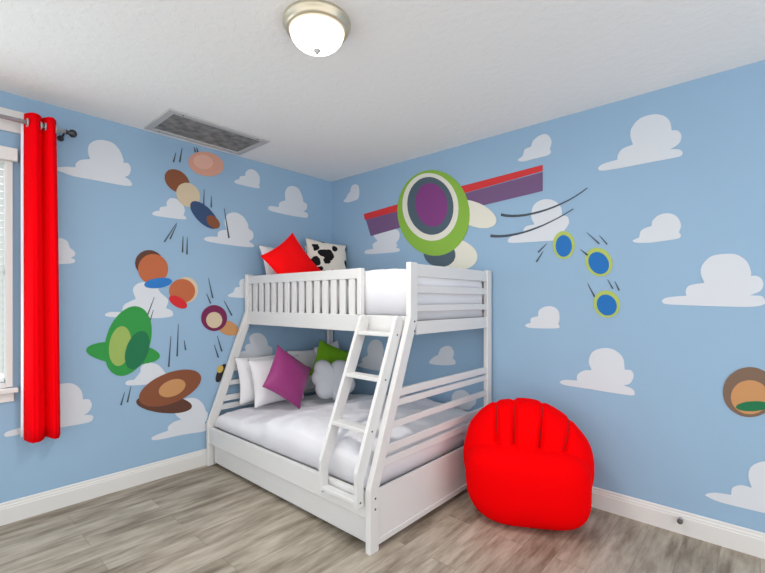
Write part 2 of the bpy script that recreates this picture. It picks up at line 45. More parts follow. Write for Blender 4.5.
    ('L', 'wall_sticker', 'large sticker of overlapping green ovals on the left wall', None, [('green', [(-1.806, 0.971), (-1.81, 0.958), (-1.822, 0.947), (-1.839, 0.938), (-1.862, 0.931), (-1.891, 0.926), (-1.923, 0.924), (-1.959, 0.925), (-1.996, 0.927), (-2.035, 0.932), (-2.074, 0.939), (-2.112, 0.948), (-2.148, 0.959), (-2.182, 0.971), (-2.212, 0.984), (-2.239, 0.998), (-2.261, 1.012), (-2.279, 1.026), (-2.291, 1.04), (-2.299, 1.053), (-2.3, 1.066), (-2.297, 1.077), (-2.288, 1.088), (-2.274, 1.096), (-2.255, 1.103), (-2.231, 1.109), (-2.203, 1.112), (-2.171, 1.113), (-2.136, 1.112), (-2.099, 1.109), (-2.061, 1.103), (-2.022, 1.095), (-1.984, 1.086), (-1.947, 1.074), (-1.912, 1.061), (-1.881, 1.047), (-1.854, 1.032), (-1.833, 1.016), (-1.817, 1.001), (-1.808, 0.985)]), ('green', [(-1.887, 1.045), (-1.901, 1.005), (-1.919, 0.968), (-1.939, 0.935), (-1.962, 0.906), (-1.986, 0.883), (-2.011, 0.866), (-2.037, 0.855), (-2.062, 0.85), (-2.086, 0.852), (-2.108, 0.859), (-2.128, 0.873), (-2.147, 0.892), (-2.162, 0.917), (-2.174, 0.945), (-2.182, 0.978), (-2.187, 1.013), (-2.189, 1.051), (-2.187, 1.09), (-2.181, 1.129), (-2.171, 1.169), (-2.159, 1.207), (-2.143, 1.243), (-2.124, 1.276), (-2.103, 1.305), (-2.08, 1.33), (-2.056, 1.349), (-2.031, 1.363), (-2.006, 1.371), (-1.981, 1.373), (-1.957, 1.367), (-1.935, 1.356), (-1.915, 1.338), (-1.898, 1.314), (-1.884, 1.284), (-1.874, 1.25), (-1.868, 1.212), (-1.867, 1.172), (-1.869, 1.13), (-1.876, 1.087)]), ('lime', [(-2.014, 1.058), (-2.018, 1.035), (-2.024, 1.013), (-2.031, 0.992), (-2.039, 0.974), (-2.049, 0.958), (-2.06, 0.946), (-2.071, 0.936), (-2.083, 0.93), (-2.094, 0.928), (-2.106, 0.929), (-2.117, 0.934), (-2.127, 0.942), (-2.136, 0.954), (-2.144, 0.968), (-2.151, 0.985), (-2.156, 1.004), (-2.159, 1.025), (-2.16, 1.047), (-2.16, 1.07), (-2.158, 1.092), (-2.155, 1.115), (-2.149, 1.136), (-2.143, 1.156), (-2.134, 1.174), (-2.125, 1.19), (-2.115, 1.203), (-2.104, 1.213), (-2.092, 1.22), (-2.08, 1.223), (-2.069, 1.223), (-2.058, 1.219), (-2.047, 1.211), (-2.038, 1.2), (-2.029, 1.185), (-2.022, 1.168), (-2.017, 1.149), (-2.013, 1.127), (-2.012, 1.105), (-2.012, 1.081)]), ('darkgreen', [(-1.898, 1.0), (-1.907, 0.978), (-1.917, 0.958), (-1.929, 0.939), (-1.941, 0.924), (-1.954, 0.911), (-1.968, 0.901), (-1.982, 0.895), (-1.995, 0.892), (-2.007, 0.892), (-2.019, 0.897), (-2.029, 0.904), (-2.039, 0.915), (-2.046, 0.928), (-2.051, 0.944), (-2.055, 0.962), (-2.057, 0.982), (-2.056, 1.004), (-2.054, 1.026), (-2.049, 1.048), (-2.043, 1.07), (-2.035, 1.091), (-2.025, 1.111), (-2.014, 1.129), (-2.002, 1.146), (-1.989, 1.159), (-1.976, 1.169), (-1.962, 1.177), (-1.948, 1.18), (-1.936, 1.181), (-1.923, 1.177), (-1.912, 1.17), (-1.903, 1.16), (-1.895, 1.146), (-1.889, 1.13), (-1.885, 1.111), (-1.883, 1.09), (-1.884, 1.068), (-1.887, 1.045), (-1.891, 1.022)])], [[(-1.913, 1.237), (-1.846, 1.443), (-1.85, 1.444), (-1.924, 1.242)], [(-1.902, 1.155), (-1.853, 1.34), (-1.857, 1.341), (-1.914, 1.16)], [(-1.732, 0.878), (-1.72, 1.125), (-1.724, 1.126), (-1.745, 0.88)], [(-1.666, 0.957), (-1.661, 1.222), (-1.665, 1.222), (-1.679, 0.958)]]),
    ('L', 'wall_sticker', "plum and cream round sticker beside the bed's slanted left post", None, [('tan', [(-1.126, 1.129), (-1.131, 1.12), (-1.139, 1.113), (-1.148, 1.107), (-1.16, 1.102), (-1.173, 1.099), (-1.187, 1.098), (-1.202, 1.099), (-1.218, 1.101), (-1.234, 1.105), (-1.25, 1.111), (-1.265, 1.117), (-1.279, 1.126), (-1.292, 1.135), (-1.303, 1.144), (-1.312, 1.155), (-1.319, 1.166), (-1.324, 1.176), (-1.326, 1.187), (-1.327, 1.197), (-1.324, 1.206), (-1.32, 1.215), (-1.313, 1.222), (-1.304, 1.228), (-1.293, 1.233), (-1.28, 1.236), (-1.266, 1.238), (-1.252, 1.237), (-1.236, 1.235), (-1.22, 1.232), (-1.204, 1.227), (-1.189, 1.22), (-1.174, 1.212), (-1.161, 1.203), (-1.149, 1.193), (-1.139, 1.182), (-1.132, 1.171), (-1.127, 1.16), (-1.124, 1.149), (-1.124, 1.139)]), ('plum', [(-1.237, 1.259), (-1.238, 1.24), (-1.243, 1.223), (-1.25, 1.206), (-1.26, 1.191), (-1.273, 1.178), (-1.287, 1.167), (-1.304, 1.158), (-1.321, 1.152), (-1.339, 1.149), (-1.358, 1.148), (-1.376, 1.151), (-1.394, 1.156), (-1.411, 1.164), (-1.426, 1.174), (-1.44, 1.186), (-1.452, 1.2), (-1.461, 1.215), (-1.468, 1.231), (-1.472, 1.248), (-1.473, 1.266), (-1.472, 1.283), (-1.468, 1.3), (-1.461, 1.316), (-1.452, 1.331), (-1.44, 1.344), (-1.426, 1.355), (-1.411, 1.364), (-1.394, 1.371), (-1.376, 1.375), (-1.358, 1.376), (-1.339, 1.375), (-1.321, 1.37), (-1.304, 1.363), (-1.287, 1.354), (-1.273, 1.342), (-1.26, 1.328), (-1.25, 1.312), (-1.243, 1.295), (-1.238, 1.277)]), ('cream', [(-1.284, 1.242), (-1.285, 1.231), (-1.288, 1.22), (-1.292, 1.21), (-1.298, 1.201), (-1.306, 1.193), (-1.315, 1.186), (-1.325, 1.181), (-1.335, 1.177), (-1.346, 1.175), (-1.358, 1.175), (-1.369, 1.176), (-1.38, 1.179), (-1.391, 1.184), (-1.4, 1.19), (-1.409, 1.197), (-1.416, 1.206), (-1.422, 1.216), (-1.426, 1.226), (-1.429, 1.236), (-1.43, 1.247), (-1.429, 1.258), (-1.426, 1.269), (-1.422, 1.278), (-1.416, 1.288), (-1.409, 1.296), (-1.4, 1.303), (-1.391, 1.308), (-1.38, 1.312), (-1.369, 1.314), (-1.358, 1.315), (-1.346, 1.314), (-1.335, 1.311), (-1.325, 1.307), (-1.315, 1.301), (-1.306, 1.293), (-1.298, 1.284), (-1.292, 1.275), (-1.288, 1.264), (-1.285, 1.253)])], [[(-1.362, 1.438), (-1.407, 1.611), (-1.411, 1.61), (-1.377, 1.435)], [(-1.382, 1.393), (-1.422, 1.475), (-1.427, 1.473), (-1.395, 1.388)], [(-1.183, 1.282), (-1.263, 1.414), (-1.267, 1.412), (-1.197, 1.276)], [(-1.279, 0.965), (-1.328, 1.106), (-1.332, 1.105), (-1.294, 0.962)], [(-1.311, 0.914), (-1.355, 1.031), (-1.359, 1.03), (-1.326, 0.911)]]),
    ('L', 'wall_sticker', 'brown and tan oval sticker low on left wall above a cloud', None, [('darkbrown', [(-1.551, 0.523), (-1.555, 0.512), (-1.565, 0.503), (-1.579, 0.497), (-1.599, 0.492), (-1.623, 0.49), (-1.651, 0.49), (-1.681, 0.493), (-1.714, 0.498), (-1.747, 0.505), (-1.78, 0.514), (-1.813, 0.524), (-1.845, 0.536), (-1.874, 0.549), (-1.901, 0.562), (-1.924, 0.576), (-1.944, 0.59), (-1.959, 0.603), (-1.97, 0.617), (-1.976, 0.629), (-1.978, 0.64), (-1.975, 0.65), (-1.967, 0.659), (-1.954, 0.665), (-1.937, 0.67), (-1.916, 0.673), (-1.892, 0.674), (-1.864, 0.672), (-1.834, 0.669), (-1.802, 0.663), (-1.768, 0.655), (-1.735, 0.646), (-1.702, 0.635), (-1.67, 0.622), (-1.641, 0.608), (-1.614, 0.594), (-1.592, 0.579), (-1.573, 0.564), (-1.56, 0.549), (-1.553, 0.536)]), ('brown', [(-1.477, 0.773), (-1.472, 0.752), (-1.475, 0.731), (-1.484, 0.708), (-1.499, 0.686), (-1.52, 0.664), (-1.546, 0.644), (-1.576, 0.626), (-1.61, 0.609), (-1.646, 0.596), (-1.684, 0.585), (-1.722, 0.578), (-1.76, 0.573), (-1.796, 0.572), (-1.831, 0.575), (-1.862, 0.58), (-1.889, 0.588), (-1.913, 0.599), (-1.932, 0.613), (-1.946, 0.628), (-1.955, 0.645), (-1.958, 0.664), (-1.957, 0.683), (-1.949, 0.704), (-1.937, 0.724), (-1.919, 0.744), (-1.897, 0.763), (-1.871, 0.781), (-1.841, 0.798), (-1.807, 0.812), (-1.772, 0.824), (-1.734, 0.834), (-1.696, 0.84), (-1.658, 0.843), (-1.621, 0.843), (-1.586, 0.839), (-1.555, 0.832), (-1.527, 0.822), (-1.505, 0.808), (-1.488, 0.792)]), ('tan', [(-1.608, 0.731), (-1.606, 0.72), (-1.606, 0.709), (-1.609, 0.698), (-1.614, 0.687), (-1.622, 0.677), (-1.632, 0.667), (-1.644, 0.658), (-1.658, 0.65), (-1.673, 0.644), (-1.689, 0.639), (-1.705, 0.636), (-1.722, 0.634), (-1.738, 0.634), (-1.753, 0.636), (-1.767, 0.64), (-1.78, 0.645), (-1.791, 0.651), (-1.8, 0.659), (-1.807, 0.667), (-1.812, 0.677), (-1.815, 0.687), (-1.814, 0.698), (-1.812, 0.708), (-1.807, 0.719), (-1.8, 0.729), (-1.79, 0.739), (-1.779, 0.748), (-1.766, 0.755), (-1.751, 0.762), (-1.736, 0.767), (-1.72, 0.771), (-1.703, 0.773), (-1.687, 0.773), (-1.671, 0.772), (-1.657, 0.769), (-1.643, 0.764), (-1.631, 0.757), (-1.621, 0.75), (-1.614, 0.741)])], [[(-2.076, 0.63), (-2.055, 0.724), (-2.059, 0.726), (-2.087, 0.635)], [(-2.033, 0.643), (-2.012, 0.766), (-2.015, 0.767), (-2.044, 0.648)], [(-1.597, 1.003), (-1.614, 1.088), (-1.618, 1.087), (-1.61, 1.002)]]),
    ('L', 'wall_sticker', "tiny black and yellow oval sticker half behind the bed's left post", None, [('black', [(-1.259, 0.753), (-1.266, 0.741), (-1.273, 0.73), (-1.281, 0.72), (-1.289, 0.712), (-1.297, 0.705), (-1.305, 0.7), (-1.313, 0.696), (-1.32, 0.695), (-1.327, 0.695), (-1.332, 0.697), (-1.337, 0.701), (-1.341, 0.707), (-1.343, 0.714), (-1.345, 0.723), (-1.345, 0.733), (-1.343, 0.744), (-1.341, 0.755), (-1.337, 0.767), (-1.333, 0.779), (-1.327, 0.791), (-1.32, 0.803), (-1.313, 0.814), (-1.306, 0.823), (-1.297, 0.832), (-1.289, 0.839), (-1.281, 0.845), (-1.273, 0.848), (-1.266, 0.85), (-1.259, 0.85), (-1.254, 0.848), (-1.249, 0.844), (-1.245, 0.838), (-1.242, 0.831), (-1.241, 0.822), (-1.241, 0.812), (-1.242, 0.801), (-1.245, 0.789), (-1.249, 0.777), (-1.253, 0.765)]), ('yellow', [(-1.277, 0.794), (-1.28, 0.79), (-1.283, 0.786), (-1.287, 0.782), (-1.291, 0.779), (-1.296, 0.777), (-1.3, 0.776), (-1.305, 0.775), (-1.31, 0.776), (-1.314, 0.777), (-1.318, 0.778), (-1.322, 0.781), (-1.325, 0.784), (-1.328, 0.788), (-1.33, 0.793), (-1.331, 0.797), (-1.332, 0.802), (-1.332, 0.808), (-1.331, 0.813), (-1.33, 0.818), (-1.328, 0.823), (-1.325, 0.827), (-1.322, 0.831), (-1.318, 0.835), (-1.314, 0.838), (-1.309, 0.84), (-1.305, 0.841), (-1.3, 0.842), (-1.295, 0.842), (-1.291, 0.841), (-1.287, 0.839), (-1.283, 0.836), (-1.28, 0.833), (-1.277, 0.829), (-1.275, 0.825), (-1.273, 0.82), (-1.273, 0.815), (-1.273, 0.81), (-1.274, 0.804), (-1.275, 0.799)])], []),
    ('R', 'wall_sticker', 'largest sticker: green and white rings with a purple band across, above upper bunk', None, [('purple', [(0.538, 2.256), (1.616, 2.315), (2.366, 2.37), (2.366, 2.229), (1.616, 2.178), (0.609, 2.073)]), ('redstripe', [(0.51, 2.311), (1.606, 2.386), (2.366, 2.422), (2.366, 2.377), (1.606, 2.317), (0.524, 2.247)]), ('offwhite', [(1.991, 2.037), (1.982, 2.025), (1.969, 2.016), (1.952, 2.009), (1.93, 2.005), (1.905, 2.005), (1.877, 2.008), (1.847, 2.013), (1.815, 2.022), (1.781, 2.034), (1.748, 2.049), (1.715, 2.066), (1.684, 2.085), (1.655, 2.105), (1.629, 2.127), (1.607, 2.149), (1.59, 2.17), (1.577, 2.191), (1.57, 2.211), (1.569, 2.229), (1.573, 2.244), (1.583, 2.257), (1.598, 2.266), (1.618, 2.272), (1.642, 2.275), (1.67, 2.274), (1.7, 2.27), (1.733, 2.262), (1.766, 2.252), (1.799, 2.238), (1.832, 2.223), (1.864, 2.205), (1.893, 2.186), (1.919, 2.166), (1.942, 2.146), (1.962, 2.125), (1.977, 2.105), (1.988, 2.086), (1.994, 2.068), (1.995, 2.052)]), ('offwhite', [(1.824, 1.763), (1.817, 1.744), (1.804, 1.726), (1.786, 1.71), (1.763, 1.697), (1.735, 1.687), (1.703, 1.679), (1.667, 1.675), (1.629, 1.674), (1.589, 1.677), (1.547, 1.684), (1.506, 1.694), (1.467, 1.707), (1.429, 1.723), (1.394, 1.742), (1.364, 1.763), (1.339, 1.786), (1.32, 1.809), (1.307, 1.833), (1.302, 1.857), (1.303, 1.88), (1.311, 1.901), (1.327, 1.92), (1.348, 1.937), (1.375, 1.95), (1.407, 1.959), (1.443, 1.966), (1.481, 1.968), (1.522, 1.966), (1.563, 1.961), (1.604, 1.953), (1.643, 1.941), (1.681, 1.927), (1.715, 1.91), (1.746, 1.891), (1.772, 1.871), (1.794, 1.85), (1.81, 1.828), (1.82, 1.806), (1.825, 1.784)]), ('slate', [(1.614, 1.792), (1.608, 1.776), (1.599, 1.76), (1.586, 1.746), (1.57, 1.735), (1.551, 1.725), (1.529, 1.718), (1.505, 1.713), (1.48, 1.711), (1.454, 1.712), (1.427, 1.716), (1.401, 1.723), (1.376, 1.732), (1.352, 1.744), (1.331, 1.758), (1.313, 1.774), (1.298, 1.791), (1.287, 1.81), (1.28, 1.829), (1.277, 1.848), (1.279, 1.866), (1.285, 1.884), (1.295, 1.9), (1.31, 1.914), (1.327, 1.926), (1.348, 1.935), (1.371, 1.942), (1.396, 1.946), (1.422, 1.946), (1.449, 1.944), (1.475, 1.939), (1.501, 1.932), (1.525, 1.922), (1.547, 1.91), (1.567, 1.895), (1.583, 1.88), (1.597, 1.863), (1.607, 1.845), (1.613, 1.828), (1.615, 1.81)]), ('green2', [(1.749, 2.193), (1.754, 2.136), (1.75, 2.08), (1.738, 2.027), (1.718, 1.978), (1.689, 1.933), (1.654, 1.894), (1.611, 1.862), (1.563, 1.838), (1.509, 1.821), (1.451, 1.814), (1.39, 1.816), (1.328, 1.828), (1.267, 1.849), (1.206, 1.879), (1.15, 1.919), (1.098, 1.966), (1.053, 2.021), (1.016, 2.08), (0.989, 2.144), (0.972, 2.21), (0.965, 2.275), (0.97, 2.339), (0.986, 2.399), (1.012, 2.453), (1.048, 2.5), (1.092, 2.538), (1.143, 2.568), (1.199, 2.587), (1.259, 2.597), (1.321, 2.596), (1.383, 2.586), (1.444, 2.566), (1.502, 2.538), (1.557, 2.503), (1.606, 2.461), (1.649, 2.413), (1.686, 2.362), (1.715, 2.307), (1.736, 2.25)]), ('offwhite', [(1.643, 2.25), (1.647, 2.204), (1.644, 2.159), (1.635, 2.117), (1.618, 2.077), (1.596, 2.042), (1.567, 2.011), (1.533, 1.986), (1.494, 1.967), (1.451, 1.955), (1.406, 1.951), (1.358, 1.953), (1.309, 1.964), (1.261, 1.982), (1.214, 2.007), (1.17, 2.039), (1.13, 2.077), (1.095, 2.121), (1.067, 2.168), (1.046, 2.218), (1.032, 2.27), (1.028, 2.321), (1.031, 2.371), (1.043, 2.417), (1.063, 2.46), (1.09, 2.497), (1.124, 2.527), (1.163, 2.551), (1.207, 2.566), (1.253, 2.574), (1.302, 2.573), (1.35, 2.565), (1.398, 2.55), (1.445, 2.528), (1.488, 2.5), (1.527, 2.466), (1.562, 2.428), (1.592, 2.386), (1.615, 2.342), (1.633, 2.296)]), ('slate', [(1.594, 2.26), (1.597, 2.221), (1.595, 2.182), (1.587, 2.145), (1.574, 2.112), (1.555, 2.081), (1.531, 2.055), (1.503, 2.034), (1.471, 2.018), (1.436, 2.008), (1.398, 2.005), (1.359, 2.007), (1.319, 2.017), (1.279, 2.032), (1.241, 2.054), (1.205, 2.082), (1.172, 2.114), (1.144, 2.151), (1.121, 2.191), (1.103, 2.234), (1.093, 2.277), (1.088, 2.32), (1.091, 2.362), (1.1, 2.402), (1.116, 2.438), (1.138, 2.469), (1.165, 2.495), (1.197, 2.515), (1.232, 2.529), (1.27, 2.536), (1.309, 2.536), (1.349, 2.53), (1.389, 2.517), (1.427, 2.498), (1.463, 2.474), (1.496, 2.446), (1.525, 2.413), (1.55, 2.378), (1.57, 2.34), (1.585, 2.3)]), ('violet', [(1.533, 2.27), (1.536, 2.239), (1.535, 2.21), (1.53, 2.182), (1.521, 2.156), (1.508, 2.133), (1.491, 2.113), (1.472, 2.097), (1.449, 2.085), (1.425, 2.078), (1.398, 2.076), (1.371, 2.078), (1.343, 2.085), (1.316, 2.098), (1.289, 2.114), (1.264, 2.135), (1.242, 2.16), (1.222, 2.188), (1.206, 2.218), (1.194, 2.249), (1.186, 2.282), (1.183, 2.314), (1.184, 2.346), (1.19, 2.375), (1.201, 2.402), (1.215, 2.426), (1.233, 2.446), (1.254, 2.461), (1.278, 2.472), (1.304, 2.477), (1.331, 2.478), (1.359, 2.474), (1.387, 2.464), (1.414, 2.451), (1.439, 2.433), (1.462, 2.411), (1.483, 2.387), (1.501, 2.36), (1.516, 2.331), (1.526, 2.3)])], [[(2.031, 2.088), (2.076, 2.074), (2.125, 2.065), (2.178, 2.061), (2.233, 2.06), (2.288, 2.064), (2.344, 2.07), (2.399, 2.08), (2.453, 2.093), (2.505, 2.109), (2.554, 2.127), (2.6, 2.148), (2.641, 2.17), (2.679, 2.195), (2.675, 2.2), (2.637, 2.177), (2.595, 2.155), (2.55, 2.136), (2.5, 2.119), (2.449, 2.105), (2.395, 2.093), (2.34, 2.085), (2.285, 2.079), (2.23, 2.077), (2.177, 2.079), (2.126, 2.085), (2.079, 2.095), (2.036, 2.109)], [(1.94, 1.928), (1.983, 1.921), (2.027, 1.917), (2.074, 1.916), (2.122, 1.918), (2.171, 1.923), (2.222, 1.931), (2.273, 1.941), (2.325, 1.955), (2.377, 1.971), (2.429, 1.99), (2.482, 2.011), (2.533, 2.035), (2.585, 2.061), (2.582, 2.067), (2.53, 2.042), (2.478, 2.019), (2.425, 1.999), (2.373, 1.981), (2.32, 1.967), (2.269, 1.955), (2.218, 1.945), (2.168, 1.939), (2.119, 1.936), (2.072, 1.935), (2.027, 1.937), (1.984, 1.943), (1.943, 1.951)]]),
    ('R', 'wall_sticker', 'topmost blue oval sticker in a lime ring on the right wall', 'blue and lime oval stickers', [('lime2', [(2.593, 1.808), (2.592, 1.793), (2.589, 1.778), (2.585, 1.764), (2.579, 1.751), (2.571, 1.74), (2.562, 1.73), (2.552, 1.723), (2.541, 1.717), (2.53, 1.714), (2.518, 1.714), (2.506, 1.716), (2.494, 1.72), (2.483, 1.727), (2.472, 1.736), (2.463, 1.747), (2.455, 1.76), (2.448, 1.774), (2.444, 1.789), (2.441, 1.805), (2.44, 1.821), (2.441, 1.837), (2.444, 1.853), (2.448, 1.867), (2.455, 1.88), (2.463, 1.891), (2.472, 1.901), (2.483, 1.908), (2.494, 1.913), (2.506, 1.915), (2.518, 1.915), (2.53, 1.913), (2.541, 1.908), (2.552, 1.901), (2.562, 1.891), (2.571, 1.88), (2.579, 1.868), (2.585, 1.854), (2.589, 1.839), (2.592, 1.824)]), ('royal', [(2.574, 1.803), (2.573, 1.791), (2.571, 1.779), (2.568, 1.768), (2.563, 1.758), (2.557, 1.749), (2.551, 1.742), (2.543, 1.736), (2.535, 1.732), (2.527, 1.729), (2.518, 1.729), (2.509, 1.731), (2.5, 1.734), (2.492, 1.739), (2.484, 1.746), (2.477, 1.755), (2.471, 1.765), (2.467, 1.776), (2.463, 1.788), (2.461, 1.8), (2.46, 1.812), (2.461, 1.825), (2.463, 1.837), (2.467, 1.848), (2.471, 1.858), (2.477, 1.867), (2.484, 1.874), (2.492, 1.88), (2.5, 1.884), (2.509, 1.886), (2.518, 1.886), (2.527, 1.884), (2.535, 1.88), (2.543, 1.875), (2.551, 1.868), (2.557, 1.859), (2.563, 1.849), (2.568, 1.838), (2.571, 1.827), (2.573, 1.815)])], [[(2.335, 1.771), (2.398, 1.834), (2.395, 1.837), (2.327, 1.781)], [(2.323, 1.702), (2.372, 1.779), (2.369, 1.782), (2.312, 1.709)]]),
    ('R', 'wall_sticker', 'middle blue oval sticker in a lime ring, tilted, right wall', 'blue and lime oval stickers', [('lime2', [(2.815, 1.724), (2.822, 1.71), (2.828, 1.696), (2.832, 1.68), (2.833, 1.665), (2.833, 1.65), (2.831, 1.636), (2.826, 1.623), (2.82, 1.611), (2.812, 1.601), (2.803, 1.592), (2.792, 1.586), (2.78, 1.582), (2.767, 1.58), (2.754, 1.58), (2.74, 1.583), (2.727, 1.589), (2.714, 1.596), (2.702, 1.606), (2.691, 1.618), (2.681, 1.631), (2.673, 1.645), (2.667, 1.66), (2.663, 1.676), (2.662, 1.692), (2.662, 1.707), (2.665, 1.722), (2.669, 1.736), (2.676, 1.748), (2.684, 1.758), (2.695, 1.767), (2.706, 1.773), (2.718, 1.776), (2.731, 1.778), (2.745, 1.776), (2.758, 1.773), (2.771, 1.767), (2.784, 1.759), (2.796, 1.749), (2.806, 1.737)]), ('royal', [(2.798, 1.706), (2.804, 1.695), (2.809, 1.683), (2.812, 1.672), (2.813, 1.66), (2.813, 1.648), (2.812, 1.638), (2.808, 1.627), (2.804, 1.618), (2.798, 1.611), (2.791, 1.604), (2.783, 1.6), (2.774, 1.597), (2.764, 1.596), (2.754, 1.596), (2.744, 1.599), (2.734, 1.603), (2.724, 1.609), (2.715, 1.617), (2.707, 1.626), (2.699, 1.636), (2.693, 1.648), (2.688, 1.659), (2.685, 1.671), (2.683, 1.684), (2.683, 1.695), (2.685, 1.707), (2.688, 1.717), (2.693, 1.726), (2.699, 1.734), (2.707, 1.74), (2.715, 1.745), (2.724, 1.747), (2.734, 1.748), (2.744, 1.747), (2.754, 1.744), (2.764, 1.739), (2.774, 1.733), (2.783, 1.725), (2.791, 1.716)])], [[(2.756, 1.806), (2.673, 1.891), (2.671, 1.889), (2.749, 1.799)], [(2.805, 1.797), (2.753, 1.861), (2.751, 1.859), (2.798, 1.791)], [(2.682, 1.734), (2.632, 1.775), (2.629, 1.773), (2.675, 1.725)]]),
    ('R', 'wall_sticker', 'lowest blue oval sticker in a lime ring, above the small cloud', 'blue and lime oval stickers', [('lime2', [(2.863, 1.442), (2.87, 1.429), (2.875, 1.416), (2.878, 1.402), (2.879, 1.388), (2.878, 1.374), (2.876, 1.36), (2.871, 1.347), (2.865, 1.335), (2.857, 1.325), (2.848, 1.316), (2.837, 1.309), (2.825, 1.304), (2.813, 1.301), (2.8, 1.3), (2.788, 1.302), (2.775, 1.305), (2.763, 1.311), (2.751, 1.319), (2.741, 1.329), (2.733, 1.341), (2.725, 1.354), (2.72, 1.367), (2.717, 1.382), (2.715, 1.397), (2.716, 1.411), (2.719, 1.425), (2.724, 1.439), (2.731, 1.451), (2.739, 1.461), (2.749, 1.47), (2.76, 1.477), (2.772, 1.482), (2.785, 1.484), (2.797, 1.484), (2.81, 1.482), (2.823, 1.478), (2.834, 1.472), (2.845, 1.463), (2.855, 1.453)]), ('royal', [(2.847, 1.423), (2.852, 1.413), (2.856, 1.402), (2.859, 1.392), (2.86, 1.381), (2.859, 1.37), (2.858, 1.359), (2.854, 1.349), (2.85, 1.34), (2.844, 1.333), (2.837, 1.326), (2.829, 1.321), (2.82, 1.317), (2.811, 1.315), (2.802, 1.315), (2.792, 1.316), (2.782, 1.319), (2.773, 1.324), (2.765, 1.331), (2.757, 1.338), (2.75, 1.347), (2.744, 1.357), (2.74, 1.368), (2.738, 1.379), (2.736, 1.39), (2.737, 1.402), (2.739, 1.412), (2.742, 1.422), (2.747, 1.431), (2.753, 1.439), (2.76, 1.446), (2.768, 1.451), (2.777, 1.454), (2.787, 1.456), (2.796, 1.456), (2.806, 1.454), (2.815, 1.451), (2.824, 1.446), (2.833, 1.439), (2.84, 1.431)])], [[(2.728, 1.444), (2.68, 1.534), (2.677, 1.533), (2.718, 1.439)], [(2.84, 1.497), (2.805, 1.559), (2.803, 1.557), (2.831, 1.492)], [(2.878, 1.485), (2.85, 1.543), (2.847, 1.542), (2.869, 1.48)]]),
    ('R', 'wall_sticker', 'brown and tan round sticker with a green oval at the right edge', None, [('taupe', [(3.638, 0.92), (3.636, 0.898), (3.632, 0.877), (3.626, 0.856), (3.617, 0.837), (3.606, 0.818), (3.593, 0.802), (3.578, 0.788), (3.562, 0.777), (3.545, 0.769), (3.527, 0.764), (3.509, 0.762), (3.491, 0.764), (3.474, 0.77), (3.459, 0.779), (3.444, 0.791), (3.432, 0.806), (3.422, 0.823), (3.415, 0.843), (3.411, 0.864), (3.409, 0.887), (3.411, 0.91), (3.415, 0.932), (3.422, 0.954), (3.432, 0.975), (3.444, 0.993), (3.459, 1.009), (3.474, 1.023), (3.491, 1.033), (3.509, 1.04), (3.527, 1.044), (3.545, 1.044), (3.562, 1.041), (3.578, 1.034), (3.593, 1.024), (3.606, 1.012), (3.617, 0.997), (3.626, 0.98), (3.632, 0.961), (3.636, 0.941)]), ('tan', [(3.605, 0.888), (3.605, 0.873), (3.602, 0.858), (3.597, 0.844), (3.591, 0.831), (3.583, 0.818), (3.574, 0.807), (3.563, 0.797), (3.552, 0.79), (3.54, 0.784), (3.527, 0.781), (3.514, 0.78), (3.502, 0.781), (3.49, 0.785), (3.479, 0.791), (3.469, 0.799), (3.461, 0.809), (3.454, 0.821), (3.449, 0.834), (3.446, 0.848), (3.445, 0.863), (3.446, 0.879), (3.449, 0.894), (3.454, 0.909), (3.461, 0.923), (3.469, 0.935), (3.479, 0.947), (3.49, 0.956), (3.502, 0.963), (3.514, 0.968), (3.527, 0.971), (3.54, 0.971), (3.552, 0.969), (3.563, 0.965), (3.574, 0.959), (3.583, 0.951), (3.591, 0.94), (3.597, 0.929), (3.602, 0.916), (3.605, 0.902)]), ('darkgreen', [(3.609, 0.844), (3.609, 0.84), (3.606, 0.835), (3.602, 0.83), (3.597, 0.825), (3.59, 0.82), (3.582, 0.815), (3.573, 0.811), (3.563, 0.807), (3.552, 0.803), (3.541, 0.8), (3.53, 0.798), (3.519, 0.796), (3.508, 0.795), (3.498, 0.795), (3.489, 0.796), (3.482, 0.797), (3.476, 0.8), (3.471, 0.803), (3.468, 0.806), (3.467, 0.81), (3.468, 0.815), (3.47, 0.82), (3.474, 0.825), (3.48, 0.83), (3.488, 0.835), (3.496, 0.84), (3.506, 0.845), (3.516, 0.849), (3.527, 0.852), (3.539, 0.855), (3.55, 0.857), (3.56, 0.859), (3.571, 0.86), (3.58, 0.859), (3.589, 0.859), (3.596, 0.857), (3.601, 0.855), (3.606, 0.852), (3.608, 0.848)])], []),
]

# ------------------------------------------------------------------ helpers
import bpy, bmesh, math, random
from mathutils import Vector, Matrix, noise
random.seed(7)
SC = bpy.context.scene
COL = SC.collection
PI = math.pi
H = 2.74


def srgb(r, g, b):
    def f(c):
        c /= 255.0
        return c / 12.92 if c <= 0.04045 else ((c + 0.055) / 1.055) ** 2.4
    return (f(r), f(g), f(b), 1.0)


